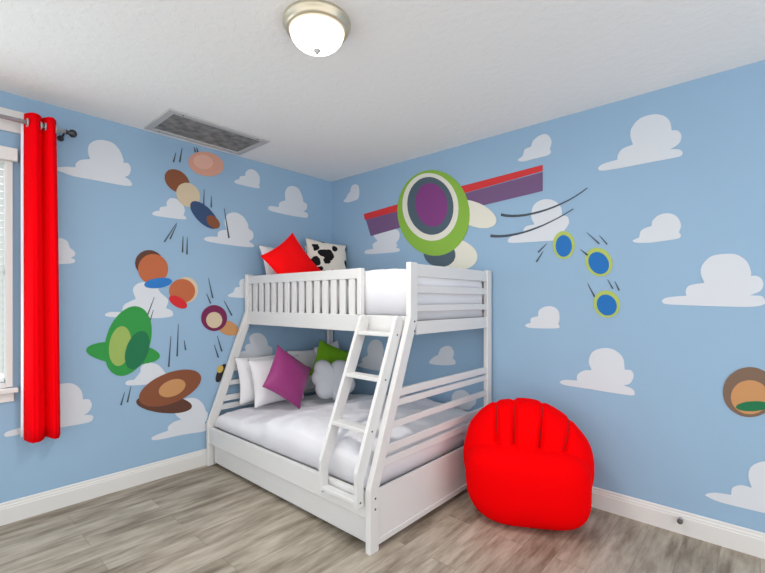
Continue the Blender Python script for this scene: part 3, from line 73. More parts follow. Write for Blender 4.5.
def mat(name, col, rough=0.6, metal=0.0, sheen=0.0, bump=None, emit=None, spec=0.5):
    m = bpy.data.materials.new(name)
    m.use_nodes = True
    nt = m.node_tree
    b = nt.nodes['Principled BSDF']
    b.inputs['Base Color'].default_value = col
    b.inputs['Roughness'].default_value = rough
    b.inputs['Metallic'].default_value = metal
    b.inputs['Specular IOR Level'].default_value = spec
    if sheen:
        b.inputs['Sheen Weight'].default_value = sheen
    if emit:
        b.inputs['Emission Color'].default_value = emit[0]
        b.inputs['Emission Strength'].default_value = emit[1]
    if bump:
        sc, st, dist = bump
        tc = nt.nodes.new('ShaderNodeTexCoord')
        n = nt.nodes.new('ShaderNodeTexNoise')
        n.inputs['Scale'].default_value = sc
        n.inputs['Detail'].default_value = 4
        bp = nt.nodes.new('ShaderNodeBump')
        bp.inputs['Strength'].default_value = st
        bp.inputs['Distance'].default_value = dist
        nt.links.new(tc.outputs['Object'], n.inputs['Vector'])
        nt.links.new(n.outputs['Fac'], bp.inputs['Height'])
        nt.links.new(bp.outputs['Normal'], b.inputs['Normal'])
    return m


M = {}
M['wall'] = mat('blue_paint', srgb(*WALL), 0.75, bump=(60, 0.12, 0.003), spec=0.3)
M['cloud'] = mat('white_vinyl', srgb(210, 215, 222), 0.7, spec=0.3)
M['white'] = mat('white_lacquer', srgb(217, 216, 215), 0.42)
M['trim'] = mat('white_trim_paint', srgb(219, 218, 216), 0.45)
M['sheet'] = mat('white_cotton', srgb(229, 228, 233), 0.9, sheen=0.1, bump=(14, 0.25, 0.01), spec=0.2)
M['pillowcase'] = mat('white_pillowcase', srgb(226, 225, 228), 0.9, bump=(16, 0.2, 0.008), spec=0.2)
M['mattress'] = mat('mattress_ticking', srgb(215, 214, 214), 0.9)
M['red'] = mat('red_bean_fabric', srgb(238, 0, 4), 0.85, bump=(9, 0.30, 0.012), spec=0.04)
M['redseam'] = mat('dark_red_piping', srgb(120, 2, 8), 0.8)
M['redcurtain'] = mat('red_curtain_cloth', srgb(244, 0, 14), 0.85, spec=0.05)
M['lining'] = mat('white_curtain_lining', srgb(240, 225, 232), 0.9)
M['redcush'] = mat('red_cushion_cloth', srgb(246, 4, 10), 0.85, bump=(18, 0.15, 0.008), spec=0.15)
M['purplecush'] = mat('purple_satin', srgb(150, 46, 116), 0.5, sheen=0.15, bump=(9, 0.3, 0.02))
M['greencush'] = mat('green_cushion_cloth', srgb(104, 158, 26), 0.8, bump=(18, 0.2, 0.01), spec=0.2)
M['greywhite'] = mat('pale_plush', srgb(194, 197, 203), 0.95, bump=(60, 0.25, 0.006), spec=0.1)
M['nickel'] = mat('brushed_nickel', srgb(206, 196, 174), 0.38, 0.75)
M['darkmetal'] = mat('dark_pewter', srgb(70, 72, 76), 0.35, 0.8)
M['steel'] = mat('brushed_steel', srgb(176, 177, 180), 0.5, 0.35)
M['bolt'] = mat('dark_bolt', srgb(70, 66, 64), 0.5, 0.5)
M['glass'] = mat('frosted_lamp_glass', srgb(245, 243, 236), 0.3, emit=(srgb(255, 248, 234), 1.3))
M['blind'] = mat('white_blind_slat', srgb(222, 230, 228), 0.5)
M['rubber'] = mat('grey_rubber', srgb(88, 84, 82), 0.6)
M['ventframe'] = mat('vent_frame_paint', srgb(190, 190, 190), 0.5)
for k, c in dict(brown=(132, 78, 52), cream=(206, 188, 160), navy=(52, 74, 112), pink=(214, 158, 138), lightpink=(224, 174, 158),
                 darkbrown=(92, 58, 46), orange=(184, 100, 62), blue=(40, 116, 190), red=(204, 36, 44), green=(46, 146, 66),
                 lime=(150, 176, 92), darkgreen=(26, 112, 72), tan=(194, 142, 94), plum=(116, 34, 78), black=(46, 42, 44),
                 yellow=(196, 168, 84), purple=(112, 84, 124), redstripe=(206, 52, 54), offwhite=(222, 220, 206),
                 slate=(76, 94, 106), green2=(134, 178, 66), violet=(126, 60, 124), lime2=(172, 190, 96), royal=(24, 108, 182),
                 taupe=(122, 98, 82), streak=(70, 80, 92)).items():
    M['v_' + k] = mat('vinyl_' + k, srgb(*c), 0.6, spec=0.3)


def tag(o, label, cat, group=None):
    o['label'] = label
    o['category'] = cat
    if group:
        o['group'] = group
    return o


def structure(o):
    o['kind'] = 'structure'
    return o


def empty(name, loc, label, cat, group=None, rz=0.0):
    o = bpy.data.objects.new(name, None)
    o.empty_display_size = 0.1
    o.location = loc
    o.rotation_euler = (0, 0, rz)
    COL.objects.link(o)
    return tag(o, label, cat, group)


def link(name, bm, m, parent=None, smooth=False, bevel=0.0, loc=None, mats=None):
    bmesh.ops.recalc_face_normals(bm, faces=bm.faces)
    me = bpy.data.meshes.new(name)
    bm.to_mesh(me)
    bm.free()
    for x in (mats or [m]):
        me.materials.append(x)
    if smooth:
        for p in me.polygons:
            p.use_smooth = True
    o = bpy.data.objects.new(name, me)
    COL.objects.link(o)
    if loc is not None:
        o.location = loc
    if parent is not None:
        o.parent = parent
    if bevel:
        md = o.modifiers.new('bevel', 'BEVEL')
        md.width = bevel
        md.segments = 2
        md.limit_method = 'ANGLE'
    return o


def box(bm, x0, x1, y0, y1, z0, z1):
    v = [bm.verts.new(p) for p in ((x0, y0, z0), (x1, y0, z0), (x1, y1, z0), (x0, y1, z0),
                                   (x0, y0, z1), (x1, y0, z1), (x1, y1, z1), (x0, y1, z1))]
    for f in ((0, 3, 2, 1), (4, 5, 6, 7), (0, 1, 5, 4), (1, 2, 6, 5), (2, 3, 7, 6), (3, 0, 4, 7)):
        bm.faces.new([v[i] for i in f])


def boxes(name, m, parent, *bs, bevel=0.004):
    bm = bmesh.new()
    for b in bs:
        box(bm, *b)
    return link(name, bm, m, parent, bevel=bevel)


def prism(bm, pts, fn, d0, d1):
    a = [bm.verts.new(fn(p, d0)) for p in pts]
    b = [bm.verts.new(fn(p, d1)) for p in pts]
    n = len(pts)
    bm.faces.new(a)
    bm.faces.new(b[::-1])
    for i in range(n):
        bm.faces.new((a[i], b[i], b[(i + 1) % n], a[(i + 1) % n]))


def tube(bm, path, r, seg=10, closed=False):
    path = [Vector(p) for p in path]
    n = len(path)
    rings = []
    prev = None
    for i, p in enumerate(path):
        if closed:
            d = path[(i + 1) % n] - path[i - 1]
        else:
            d = path[min(i + 1, n - 1)] - path[max(i - 1, 0)]
        d.normalize()
        if prev is None:
            u = d.orthogonal().normalized()
        else:
            u = (prev - d * prev.dot(d)).normalized()
        prev = u
        w = d.cross(u)
        rings.append([bm.verts.new(p + (u * math.cos(2 * PI * k / seg) + w * math.sin(2 * PI * k / seg)) * r) for k in range(seg)])
    for i in range(n if closed else n - 1):
        a, b = rings[i], rings[(i + 1) % n]
        for k in range(seg):
            bm.faces.new((a[k], a[(k + 1) % seg], b[(k + 1) % seg], b[k]))
    if not closed:
        bm.faces.new(rings[0][::-1])
        bm.faces.new(rings[-1])


def lathe(bm, prof, seg=40, axis='z', o=(0, 0, 0)):
    rings = []
    for r, z in prof:
        ring = []
        for k in range(seg):
            a = 2 * PI * k / seg
            c, s = r * math.cos(a), r * math.sin(a)
            p = {'z': (c, s, z), 'y': (c, z, s), 'x': (z, c, s)}[axis]
            ring.append(bm.verts.new((p[0] + o[0], p[1] + o[1], p[2] + o[2])))
        rings.append(ring)
    for a, b in zip(rings, rings[1:]):
        for k in range(seg):
            bm.faces.new((a[k], a[(k + 1) % seg], b[(k + 1) % seg], b[k]))
    bm.faces.new(rings[0][::-1])
    bm.faces.new(rings[-1])


def grid(bm, nu, nv, fn, wrap_u=False):
    g = [[bm.verts.new(fn(i, j)) for j in range(nv)] for i in range(nu)]
    for i in range(nu if wrap_u else nu - 1):
        for j in range(nv - 1):
            a, b = g[i], g[(i + 1) % nu]
            bm.faces.new((a[j], b[j], b[j + 1], a[j + 1]))
    return g


# ------------------------------------------------------------------ the room
def wall_paint(m):
    nt = m.node_tree
    b = nt.nodes['Principled BSDF']
    tc = nt.nodes.new('ShaderNodeTexCoord')
    n = nt.nodes.new('ShaderNodeTexNoise')
    n.inputs['Scale'].default_value = 1.3
    n.inputs['Detail'].default_value = 3
    r = nt.nodes.new('ShaderNodeMapRange')
    r.inputs['To Min'].default_value = 0.96
    r.inputs['To Max'].default_value = 1.04
    mx = nt.nodes.new('ShaderNodeMix')
    mx.data_type = 'RGBA'
    mx.blend_type = 'MULTIPLY'
    mx.inputs[0].default_value = 1.0
    mx.inputs[6].default_value = b.inputs['Base Color'].default_value
    nt.links.new(tc.outputs['Object'], n.inputs['Vector'])
    nt.links.new(n.outputs['Fac'], r.inputs['Value'])
    nt.links.new(r.outputs['Result'], mx.inputs[7])
    nt.links.new(mx.outputs[2], b.inputs['Base Color'])


wall_paint(M['wall'])


def floor_mat():
    m = bpy.data.materials.new('grey_oak_planks')
    m.use_nodes = True
    nt = m.node_tree
    N = nt.nodes.new
    L = nt.links.new
    b = nt.nodes['Principled BSDF']
    b.inputs['Roughness'].default_value = 0.42
    b.inputs['Specular IOR Level'].default_value = 0.4
    tc = N('ShaderNodeTexCoord')
    mp = N('ShaderNodeMapping')
    mp.inputs['Rotation'].default_value = (0, 0, PI / 2)
    L(tc.outputs['Object'], mp.inputs['Vector'])
    br = N('ShaderNodeTexBrick')
    br.inputs['Scale'].default_value = 1.0
    br.inputs['Brick Width'].default_value = 1.22
    br.inputs['Row Height'].default_value = 0.17
    br.inputs['Mortar Size'].default_value = 0.0012
    br.inputs['Mortar Smooth'].default_value = 0.6
    br.inputs['Bias'].default_value = 0.0
    br.offset = 0.37
    br.inputs['Color1'].default_value = (0, 0, 0, 1)
    br.inputs['Color2'].default_value = (1, 1, 1, 1)
    br.inputs['Mortar'].default_value = (0.5, 0.5, 0.5, 1)
    L(mp.outputs['Vector'], br.inputs['Vector'])
    # grain stretched along the planks
    mp2 = N('ShaderNodeMapping')
    mp2.inputs['Scale'].default_value = (13.0, 2.0, 1.0)
    L(tc.outputs['Object'], mp2.inputs['Vector'])
    add = N('ShaderNodeVectorMath')
    add.operation = 'ADD'
    sc = N('ShaderNodeVectorMath')
    sc.operation = 'SCALE'
    sc.inputs['Scale'].default_value = 7.0
    L(br.outputs['Color'], sc.inputs[0])
    L(mp2.outputs['Vector'], add.inputs[0])
    L(sc.outputs['Vector'], add.inputs[1])
    n1 = N('ShaderNodeTexNoise')
    n1.inputs['Scale'].default_value = 1.6
    n1.inputs['Detail'].default_value = 7
    n1.inputs['Roughness'].default_value = 0.62
    L(add.outputs['Vector'], n1.inputs['Vector'])
    n2 = N('ShaderNodeTexNoise')
    n2.inputs['Scale'].default_value = 5.0
    n2.inputs['Detail'].default_value = 3
    mp3 = N('ShaderNodeMapping')
    mp3.inputs['Scale'].default_value = (3.0, 0.5, 1)
    L(tc.outputs['Object'], mp3.inputs['Vector'])
    L(mp3.outputs['Vector'], n2.inputs['Vector'])
    mixv = N('ShaderNodeMix')
    mixv.inputs[0].default_value = 0.35
    L(n1.outputs['Fac'], mixv.inputs[2])
    L(n2.outputs['Fac'], mixv.inputs[3])
    mixb = N('ShaderNodeMix')
    mixb.inputs[0].default_value = 0.08
    L(mixv.outputs[0], mixb.inputs[2])
    L(br.outputs['Color'], mixb.inputs[3])
    cr = N('ShaderNodeValToRGB')
    cr.color_ramp.elements[0].position = 0.36
    cr.color_ramp.elements[0].color = srgb(*FLOOR[0])
    cr.color_ramp.elements[1].position = 0.66
    cr.color_ramp.elements[1].color = srgb(*FLOOR[2])
    e = cr.color_ramp.elements.new(0.5)
    e.color = srgb(*FLOOR[1])
    L(mixb.outputs[0], cr.inputs['Fac'])
    mx = N('ShaderNodeMix')
    mx.data_type = 'RGBA'
    L(br.outputs['Fac'], mx.inputs[0])
    L(cr.outputs['Color'], mx.inputs[6])
    mx.inputs[7].default_value = srgb(104, 92, 80)
    L(mx.outputs[2], b.inputs['Base Color'])
    bp = N('ShaderNodeBump')
    bp.inputs['Strength'].default_value = 0.15
    bp.inputs['Distance'].default_value = 0.002
    L(n1.outputs['Fac'], bp.inputs['Height'])
    L(bp.outputs['Normal'], b.inputs['Normal'])
    return m


def ceiling_mat():
    m = mat('knockdown_ceiling', srgb(*CEIL), 0.85, spec=0.2)
    nt = m.node_tree
    b = nt.nodes['Principled BSDF']
    tc = nt.nodes.new('ShaderNodeTexCoord')
    n = nt.nodes.new('ShaderNodeTexNoise')
    n.inputs['Scale'].default_value = 22
    n.inputs['Detail'].default_value = 3
    r = nt.nodes.new('ShaderNodeValToRGB')
    r.color_ramp.elements[0].position = 0.47
    r.color_ramp.elements[1].position = 0.56
    bp = nt.nodes.new('ShaderNodeBump')
    bp.inputs['Strength'].default_value = 0.2
    bp.inputs['Distance'].default_value = 0.004
    nt.links.new(tc.outputs['Object'], n.inputs['Vector'])
    nt.links.new(n.outputs['Fac'], r.inputs['Fac'])
    nt.links.new(r.outputs['Color'], bp.inputs['Height'])
    nt.links.new(bp.outputs['Normal'], b.inputs['Normal'])
    return m


XE, YE = 5.6, -6.2            # how far the floor and walls run towards the camera
WY0, WY1, WZ0, WZ1 = -4.30, -2.70, 0.865, 2.335   # window opening in the left wall
structure(boxes('floor', floor_mat(), None, (-0.12, XE, YE, 0.12, -0.10, 0.0), bevel=0))
structure(boxes('ceiling', ceiling_mat(), None, (-0.12, XE, YE, 0.12, H, H + 0.10), bevel=0))
structure(boxes('wall_left', M['wall'], None,
                (-0.12, 0, WY1, 0.0, 0, H), (-0.12, 0, YE, WY0, 0, H),
                (-0.12, 0, WY0, WY1, 0, WZ0), (-0.12, 0, WY0, WY1, WZ1, H), bevel=0))
structure(boxes('wall_right', M['wall'], None, (-0.12, XE, 0, 0.12, 0, H), bevel=0))

BB = [(0.0, 0.0), (0.016, 0.0), (0.016, 0.098), (0.012, 0.104), (0.012, 0.112), (0.007, 0.120), (0.007, 0.130), (0.003, 0.136), (0.0, 0.137)]
bm = bmesh.new()
prism(bm, BB, lambda p, d: (p[0], d, p[1]), YE, -0.0005)
structure(link('baseboard_left', bm, M['trim']))
bm = bmesh.new()
prism(bm, BB, lambda p, d: (d, -p[0], p[1]), 0.0165, XE)
structure(link('baseboard_right', bm, M['trim']))

# window: frame, glass, sill
bm = bmesh.new()
t = 0.03
box(bm, -0.10, 0.012, WY1 - t, WY1 + 0.004, WZ0, WZ1)
box(bm, -0.10, 0.012, WY0 - 0.004, WY0 + t, WZ0, WZ1)
box(bm, -0.10, 0.012, WY0 + t, WY1 - t, WZ1 - t, WZ1 + 0.004)
box(bm, -0.10, 0.012, WY0 + t, WY1 - t, WZ0 - 0.004, WZ0 + t)
box(bm, -0.10, -0.07, WY0 + t, WY1 - t, 1.58, 1.62)
box(bm, -0.10, -0.07, (WY0 + WY1) / 2 - 0.02, (WY0 + WY1) / 2 + 0.02, WZ0 + t, WZ1 - t)
win = structure(link('window_1', bm, M['trim'], bevel=0.003))
gm = bpy.data.materials.new('window_glass')
gm.use_nodes = True
gb = gm.node_tree.nodes['Principled BSDF']
gb.inputs['Transmission Weight'].default_value = 1.0
gb.inputs['Roughness'].default_value = 0.0
gb.inputs['IOR'].default_value = 1.05
boxes('pane', gm, win, (-0.088, -0.084, WY0 + t, WY1 - t, WZ0 + t, WZ1 - t), bevel=0)
sl = structure(boxes('trim_1', M['trim'], None, (0.0005, 0.055, WY0 - 0.06, -2.675, 0.832, 0.860), (0.0005, 0.018, WY0 - 0.04, -2.69, 0.772, 0.832), bevel=0.004))
structure(boxes('trim_2', M['trim'], None, (0.0005, 0.02, -4.75, -2.60, 2.49, 2.632), bevel=0.004))

# venetian blind inside the window opening
bl = empty('venetian_blind', (0.0, -3.5, 2.31), 'white venetian blind with open horizontal slats in the left window', 'window blind')
bl_inv = Vector((0.0, 3.5, -2.31))


def rel(bm, off):
    bmesh.ops.translate(bm, verts=bm.verts, vec=off)


bm = bmesh.new()
box(bm, 0.0125, 0.050, WY0 - 0.02, -2.676, 2.30, 2.382)
rel(bm, bl_inv)
link('head_rail', bm, M['trim'], bl, bevel=0.005)
bm = bmesh.new()
z = 2.275
while z > 0.93:
    c = Vector((-0.032, 0, z))
    ang = math.radians(63)
    dx, dz = 0.0255 * math.cos(ang), 0.0255 * math.sin(ang)
    nx, nz = -math.sin(ang) * 0.0014, math.cos(ang) * 0.0014
    pts = [(c.x - dx - nx, c.z + dz - nz), (c.x + dx - nx, c.z - dz - nz), (c.x + dx + nx, c.z - dz + nz), (c.x - dx + nx, c.z + dz + nz)]
    prism(bm, pts, lambda p, d: (p[0], d, p[1]), WY0 + 0.034, WY1 - 0.036)
    z -= 0.0465
rel(bm, bl_inv)
link('slats', bm, M['blind'], bl)
bm = bmesh.new()
box(bm, -0.055, -0.008, WY0 + 0.034, WY1 - 0.036, 0.898, 0.918)
rel(bm, bl_inv)
link('bottom_rail', bm, M['blind'], bl, bevel=0.003)
for yy in (-2.80, -3.5, -4.18):
    bm = bmesh.new()
    tube(bm, [(-0.007, yy, 2.30), (-0.007, yy, 0.91)], 0.0014, 6)
    rel(bm, bl_inv)
    link('lift_cord', bm, M['rubber'], bl)

# curtain rod and curtain
RX, RZ = 0.105, 2.545
rod = empty('curtain_rod', (RX, -3.6, RZ), 'pewter curtain rod with a round finial above the left window', 'curtain rod')
bm = bmesh.new()
tube(bm, [(0, -1.0, 0), (0, 1.165, 0)], 0.0125, 14)
link('pole', bm, M['steel'], rod, smooth=True)
bm = bmesh.new()
lathe(bm, [(0.012, 1.160), (0.017, 1.162), (0.017, 1.168), (0.011, 1.172), (0.013, 1.177), (0.023, 1.186), (0.027, 1.199), (0.023, 1.213), (0.012, 1.221), (0.004, 1.224)], 20, 'y')
link('finial', bm, M['darkmetal'], rod, smooth=True)
for yy, xw in ((1.152, -0.1045), (-0.9, -0.0845)):
    bm = bmesh.new()
    tube(bm, [(xw + 0.001, yy, -0.02), (-0.03, yy, -0.02), (0, yy, -0.012)], 0.006, 8)
    lathe(bm, [(0.020, xw), (0.020, xw + 0.005), (0.016, xw + 0.007)], 16, 'x', (0, yy, -0.02))
    link('bracket', bm, M['darkmetal'], rod)

cur = empty('curtain', (RX, -2.56, RZ), 'long red grommet curtain hanging beside the left window', 'curtain')


def curtain_pt(s, zf, off=0.0):
    # s 0..1 along the cloth, zf 0 top .. 1 hem
    amp = 0.036 + 0.012 * zf
    y0, y1 = -2.650 - 0.004 * zf, -2.484 + 0.032 * zf
    a, b_ = (0.0, 0.55) if s < 0.55 else (0.55, 1.0)
    q = (s - a) / (b_ - a)
    lobe = max(0.0, math.sin(PI * q)) ** 0.75
    y = y0 + (y1 - y0) * s + 0.006 * math.sin(9 * s + 2 * zf) * zf
    x = amp * (2 * lobe - 1) + 0.006 * math.sin(7.1 * s + 4 * zf) * zf - 0.007 * math.exp(-((q - 0.42 - 0.1 * zf) / 0.09) ** 2) * (0.3 + zf) + off
    zt = 0.062
    zb = -2.022 - 0.010 * lobe
    return Vector((x, y + 2.56, zt + (zb - zt) * zf))


def cloth_sheet(f, ns, nz, th):
    bm = bmesh.new()
    gf = grid(bm, ns, nz, lambda i, j: f(i / (ns - 1), j / (nz - 1)))
    gb_ = grid(bm, ns, nz, lambda i, j: f(i / (ns - 1), j / (nz - 1)) + Vector((-th, 0, 0)))
    for i in range(ns - 1):
        for j in (0, nz - 1):
            bm.faces.new((gf[i][j], gf[i + 1][j], gb_[i + 1][j], gb_[i][j]))
    for j in range(nz - 1):
        for i in (0, ns - 1):
            bm.faces.new((gf[i][j], gf[i][j + 1], gb_[i][j + 1], gb_[i][j]))
    return bm


link('cloth', cloth_sheet(curtain_pt, 90, 24, 0.003), M['redcurtain'], cur, smooth=True)
ln = link('lining', cloth_sheet(lambda s, z: curtain_pt(0.0, 0.01 + z * 0.98) + Vector((0.012 * s - 0.004, -0.003 - 0.012 * (1 - s), 0)), 6, 24, 0.002), M['lining'], cur, smooth=True)
ln['label'] = 'white lining edge'
for s in (0.07, 0.48, 0.607, 0.943):
    p = curtain_pt(s, 0.03)
    bm = bmesh.new()
    ring = [Vector((0.0, p.y, 0)) + Vector((math.sin(a) * 0.022, 0, math.cos(a) * 0.022)) for a in [2 * PI * q / 20 for q in range(20)]]
    tube(bm, ring, 0.0055, 8, closed=True)
    link('grommet', bm, M['steel'], cur, smooth=True)

# ceiling vent
vt = empty('ceiling_vent', (0.300, -1.545, H), 'long grey return air vent with a mottled dark filter on the ceiling', 'air vent')
vx, vy = VX, VY
bm = bmesh.new()
for (a, b_, c, d) in ((-vx, vx, -vy, -vy + 0.05), (-vx, vx, vy - 0.05, vy), (-vx, -vx + 0.05, -vy + 0.05, vy - 0.05), (vx - 0.05, vx, -vy + 0.05, vy - 0.05)):
    box(bm, a, b_, c, d, -0.012, -0.0005)
link('frame', bm, M['ventframe'], vt, bevel=0.003)
fm = bpy.data.materials.new('dusty_filter_mesh')
fm.use_nodes = True
nt = fm.node_tree
b = nt.nodes['Principled BSDF']
b.inputs['Roughness'].default_value = 0.8
tc = nt.nodes.new('ShaderNodeTexCoord')
n = nt.nodes.new('ShaderNodeTexNoise')
n.inputs['Scale'].default_value = 13
n.inputs['Detail'].default_value = 6
r = nt.nodes.new('ShaderNodeValToRGB')
r.color_ramp.elements[0].position = 0.34
r.color_ramp.elements[0].color = srgb(104, 104, 104)
r.color_ramp.elements[1].position = 0.7
r.color_ramp.elements[1].color = srgb(158, 156, 153)
nt.links.new(tc.outputs['Object'], n.inputs['Vector'])
nt.links.new(n.outputs['Fac'], r.inputs['Fac'])
nt.links.new(r.outputs['Color'], b.inputs['Base Color'])
boxes('filter', fm, vt, (-vx + 0.05, vx - 0.05, -vy + 0.05, vy - 0.05, -0.004, -0.0005), bevel=0)
for sx in (-1, 1):
    for sy in (-0.33, 0.33):
        bm = bmesh.new()
        lathe(bm, [(0.005, -0.0145), (0.006, -0.012)], 12, 'z', (sx * (vx - 0.022), sy * 0.9, 0))
        link('screw', bm, M['bolt'], vt)

# ceiling lamp
lp = empty('ceiling_lamp', (1.999, -1.842, H), 'round flush ceiling lamp with lit white glass bowl and nickel rim', 'ceiling light')
bm = bmesh.new()
lathe(bm, [(0.158, -0.0005), (0.161, -0.010), (0.160, -0.018), (0.154, -0.022), (0.151, -0.036), (0.144, -0.047), (0.130, -0.050), (0.123, -0.044), (0.123, -0.0005)], 56)
link('rim', bm, M['nickel'], lp, smooth=True)
bm = bmesh.new()
lathe(bm, [(0.121, -0.030), (0.128, -0.051), (0.1265, -0.062), (0.120, -0.079), (0.107, -0.097), (0.089, -0.112), (0.065, -0.123), (0.038, -0.129), (0.006, -0.131)], 56)
link('glass_bowl', bm, M['glass'], lp, smooth=True)
bm = bmesh.new()
lathe(bm, [(0.006, -0.130), (0.015, -0.132), (0.015, -0.136), (0.008, -0.139), (0.009, -0.144), (0.005, -0.149), (0.001, -0.150)], 16)
link('finial', bm, M['steel'], lp, smooth=True)

# door stop on the right baseboard
on_y = -0.016
ds = empty('door_stop', (DSX, on_y, DSZ), 'small round dark door stop screwed to the right baseboard', 'door stop')
bm = bmesh.new()
lathe(bm, [(0.013, 0.0), (0.013, -0.005), (0.007, -0.008), (0.007, -0.03)], 18, 'y')
link('stem', bm, M['steel'], ds, smooth=True)
bm = bmesh.new()
lathe(bm, [(0.012, -0.03), (0.015, -0.034), (0.015, -0.042), (0.011, -0.046)], 18, 'y')
link('bumper', bm, M['rubber'], ds, smooth=True)


# ------------------------------------------------------------------ wall decals
def smooth_outline(pts, sub=6):
    n = len(pts)
    out = []
    for i in range(n):
        p0, p1, p2, p3 = (Vector(pts[k % n][:2]) for k in (i - 1, i, i + 1, i + 2))
        c1, c2 = pts[i][2], pts[(i + 1) % n][2]
        m1 = (p2 - p1) if c1 else (p2 - p0) * 0.5
        m2 = (p2 - p1) if c2 else (p3 - p1) * 0.5
        for k in range(sub):
            t = k / sub
            h = (2 * t ** 3 - 3 * t ** 2 + 1, t ** 3 - 2 * t ** 2 + t, -2 * t ** 3 + 3 * t ** 2, t ** 3 - t ** 2)
            out.append(p1 * h[0] + m1 * h[1] + p2 * h[2] + m2 * h[3])
    return out


def on_wall(w):
    if w == 'L':
        return lambda p, d: Vector((d, p[0], p[1]))
    return lambda p, d: Vector((p[0], -d, p[1]))


for w, label, pts in CLOUDS:
    out = smooth_outline(pts)
    c = sum(out, Vector((0, 0))) / len(out)
    f = on_wall(w)
    bm = bmesh.new()
    prism(bm, [p - c for p in out], f, 0.0, 0.0016)
    o = link('cloud_wall_decal', bm, M['cloud'], loc=f(c, 0.0006))
    tag(o, label, 'wall decal', 'white cloud decals on the blue walls')

for w, name, label, group, shapes, streaks in STICKERS:
    f = on_wall(w)
    c = Vector((0, 0))
    for q in shapes[-1][1]:
        c += Vector(q)
    c /= len(shapes[-1][1])
    bm = bmesh.new()
    mats = []
    for k, (col, pts) in enumerate(shapes):
        mm = M['v_' + col]
        if mm not in mats:
            mats.append(mm)
        before = set(bm.faces)
        prism(bm, [Vector(p) - c for p in pts], f, 0.0, 0.0008 * (k + 1))
        for fc in bm.faces:
            if fc not in before:
                fc.material_index = mats.index(mm)
    o = link(name, bm, None, loc=f(c, 0.0026), mats=mats)
    tag(o, label, 'wall decal', group or 'coloured wall stickers')
    for pts in streaks:
        bm = bmesh.new()
        prism(bm, [Vector(p) - c for p in pts], f, 0.0, 0.0008)
        s = link('streak', bm, M['v_streak'], o)
        s['label'] = 'thin dark motion streak'

# ------------------------------------------------------------------ bunk bed
BX0, BX1 = 0.020, 1.963
PT = 0.037
bed = empty('bunk_bed', (0.99, -0.73, 0), 'white wooden bunk bed, wide lower bunk and narrow upper bunk, in the corner', 'bunk bed')
OFF = Vector((-0.99, 0.73, 0))


def part(name, fill, parent=bed, m=None, bevel=0.004, smooth=False):
    bm = bmesh.new()
    fill(bm)
    bmesh.ops.translate(bm, verts=bm.verts, vec=OFF)
    return link(name, bm, m or M['white'], parent, bevel=bevel, smooth=smooth)


def bx(name, *bs, parent=bed, m=None, bevel=0.004):
    return part(name, lambda bm: [box(bm, *b) for b in bs], parent, m, bevel)


POST = [(-1.437, 0.0), (-1.437, 0.36), (-1.075, 1.315), (-1.075, 1.655), (-1.003, 1.655), (-1.003, 1.30), (-1.365, 0.345), (-1.365, 0.0)]
RAILY = lambda z: -1.437 + 0.072 + max(0.0, (z - 0.345)) * 0.3790 if z < 1.30 else -1.003
for x0, side in ((BX0, -1), (BX1 - PT, 1)):
    x1 = x0 + PT
    part('front_post', lambda bm: prism(bm, POST, lambda p, d: (d, p[0], p[1]), x0, x1))
    bx('rear_post', (x0, x1, -0.088, -0.02, 0, 1.655))
    xa, xb = x0 + 0.008, x1 - 0.008
    for z0, z1 in ((1.567, 1.648), (1.463, 1.512), (1.345, 1.388), (1.20, 1.285)):
        yf = -1.004
        bx('end_rail', (xa, xb, yf, -0.087, z0, z1))
    for z0, z1 in ((0.840, 0.888), (0.785, 0.825), (0.662, 0.704), (0.527, 0.578), (0.455, 0.503)):
        # rail ends are cut to meet the slanted post
        ya, yb = RAILY(z0) - 0.004, RAILY(z1) - 0.004
        part('end_rail', lambda bm: prism(bm, [(ya, z0), (-0.087, z0), (-0.087, z1), (yb, z1)], lambda p, d: (d, p[0], p[1]), xa, xb))
    bx('end_panel', (x0 + 0.010, x1 - 0.010, -1.366, -0.087, 0.03, 0.345))
    bx('end_panel_trim', (x0 + 0.004, x1 - 0.004, -1.3645, -0.0885, 0.031, 0.066))
    xo = x1 if side > 0 else x0 + PT
    for (yy, zz) in ((-1.395, 0.245), (-1.395, 0.305), (-1.035, 1.225), (-1.035, 1.285)):
        def bolt(bm):
            lathe(bm, [(0.006, xo - 0.001), (0.006, xo + 0.0022), (0.004, xo + 0.003)], 12, 'x', (0, yy, zz))
        bo = part('bolt', bolt, m=M['bolt'], bevel=0)
        bo['label'] = 'dark bolt head'

xi0, xi1 = BX0 + PT, BX1 - PT
bx('side_rail', (xi0 - 0.001, xi1 + 0.001, -1.428, -1.398, 0.19, 0.330))
bx('side_rail', (xi0 - 0.001, xi1 + 0.001, -0.060, -0.030, 0.19, 0.330))
bx('side_rail', (xi0 - 0.001, xi1 + 0.001, -1.066, -1.034, 1.200, 1.318))
bx('side_rail', (xi0 - 0.001, xi1 + 0.001, -0.060, -0.030, 1.200, 1.318))
bx('slat_base', (xi0 + 0.005, xi1 - 0.005, -1.397, -0.061, 0.205, 0.225))
bx('slat_base', (xi0 + 0.005, xi1 - 0.005, -1.033, -0.061, 1.215, 1.240))
GX1 = 1.487
g = bx('guard_rail', (xi0 - 0.001, GX1, -1.062, -1.036, 1.568, 1.640), (GX1, GX1 + 0.040, -1.072, -1.032, 1.317, 1.640),
       (xi0 + 0.001, xi0 + 0.042, -1.060, -1.038, 1.317, 1.569))
ns = 14
span0, span1 = xi0 + 0.042, GX1
gap = 0.036
wslat = (span1 - span0 - gap * (ns + 1)) / ns
for k in range(ns):
    xa = span0 + gap + k * (wslat + gap)
    bx('slat', (xa, xa + wslat, -1.057, -1.041, 1.317, 1.569), parent=g, bevel=0.003)
g2 = bx('guard_rail', (xi0 - 0.001, xi1 + 0.001, -0.058, -0.036, 1.568, 1.640), (xi0 - 0.001, xi1 + 0.001, -0.058, -0.036, 1.44, 1.50))

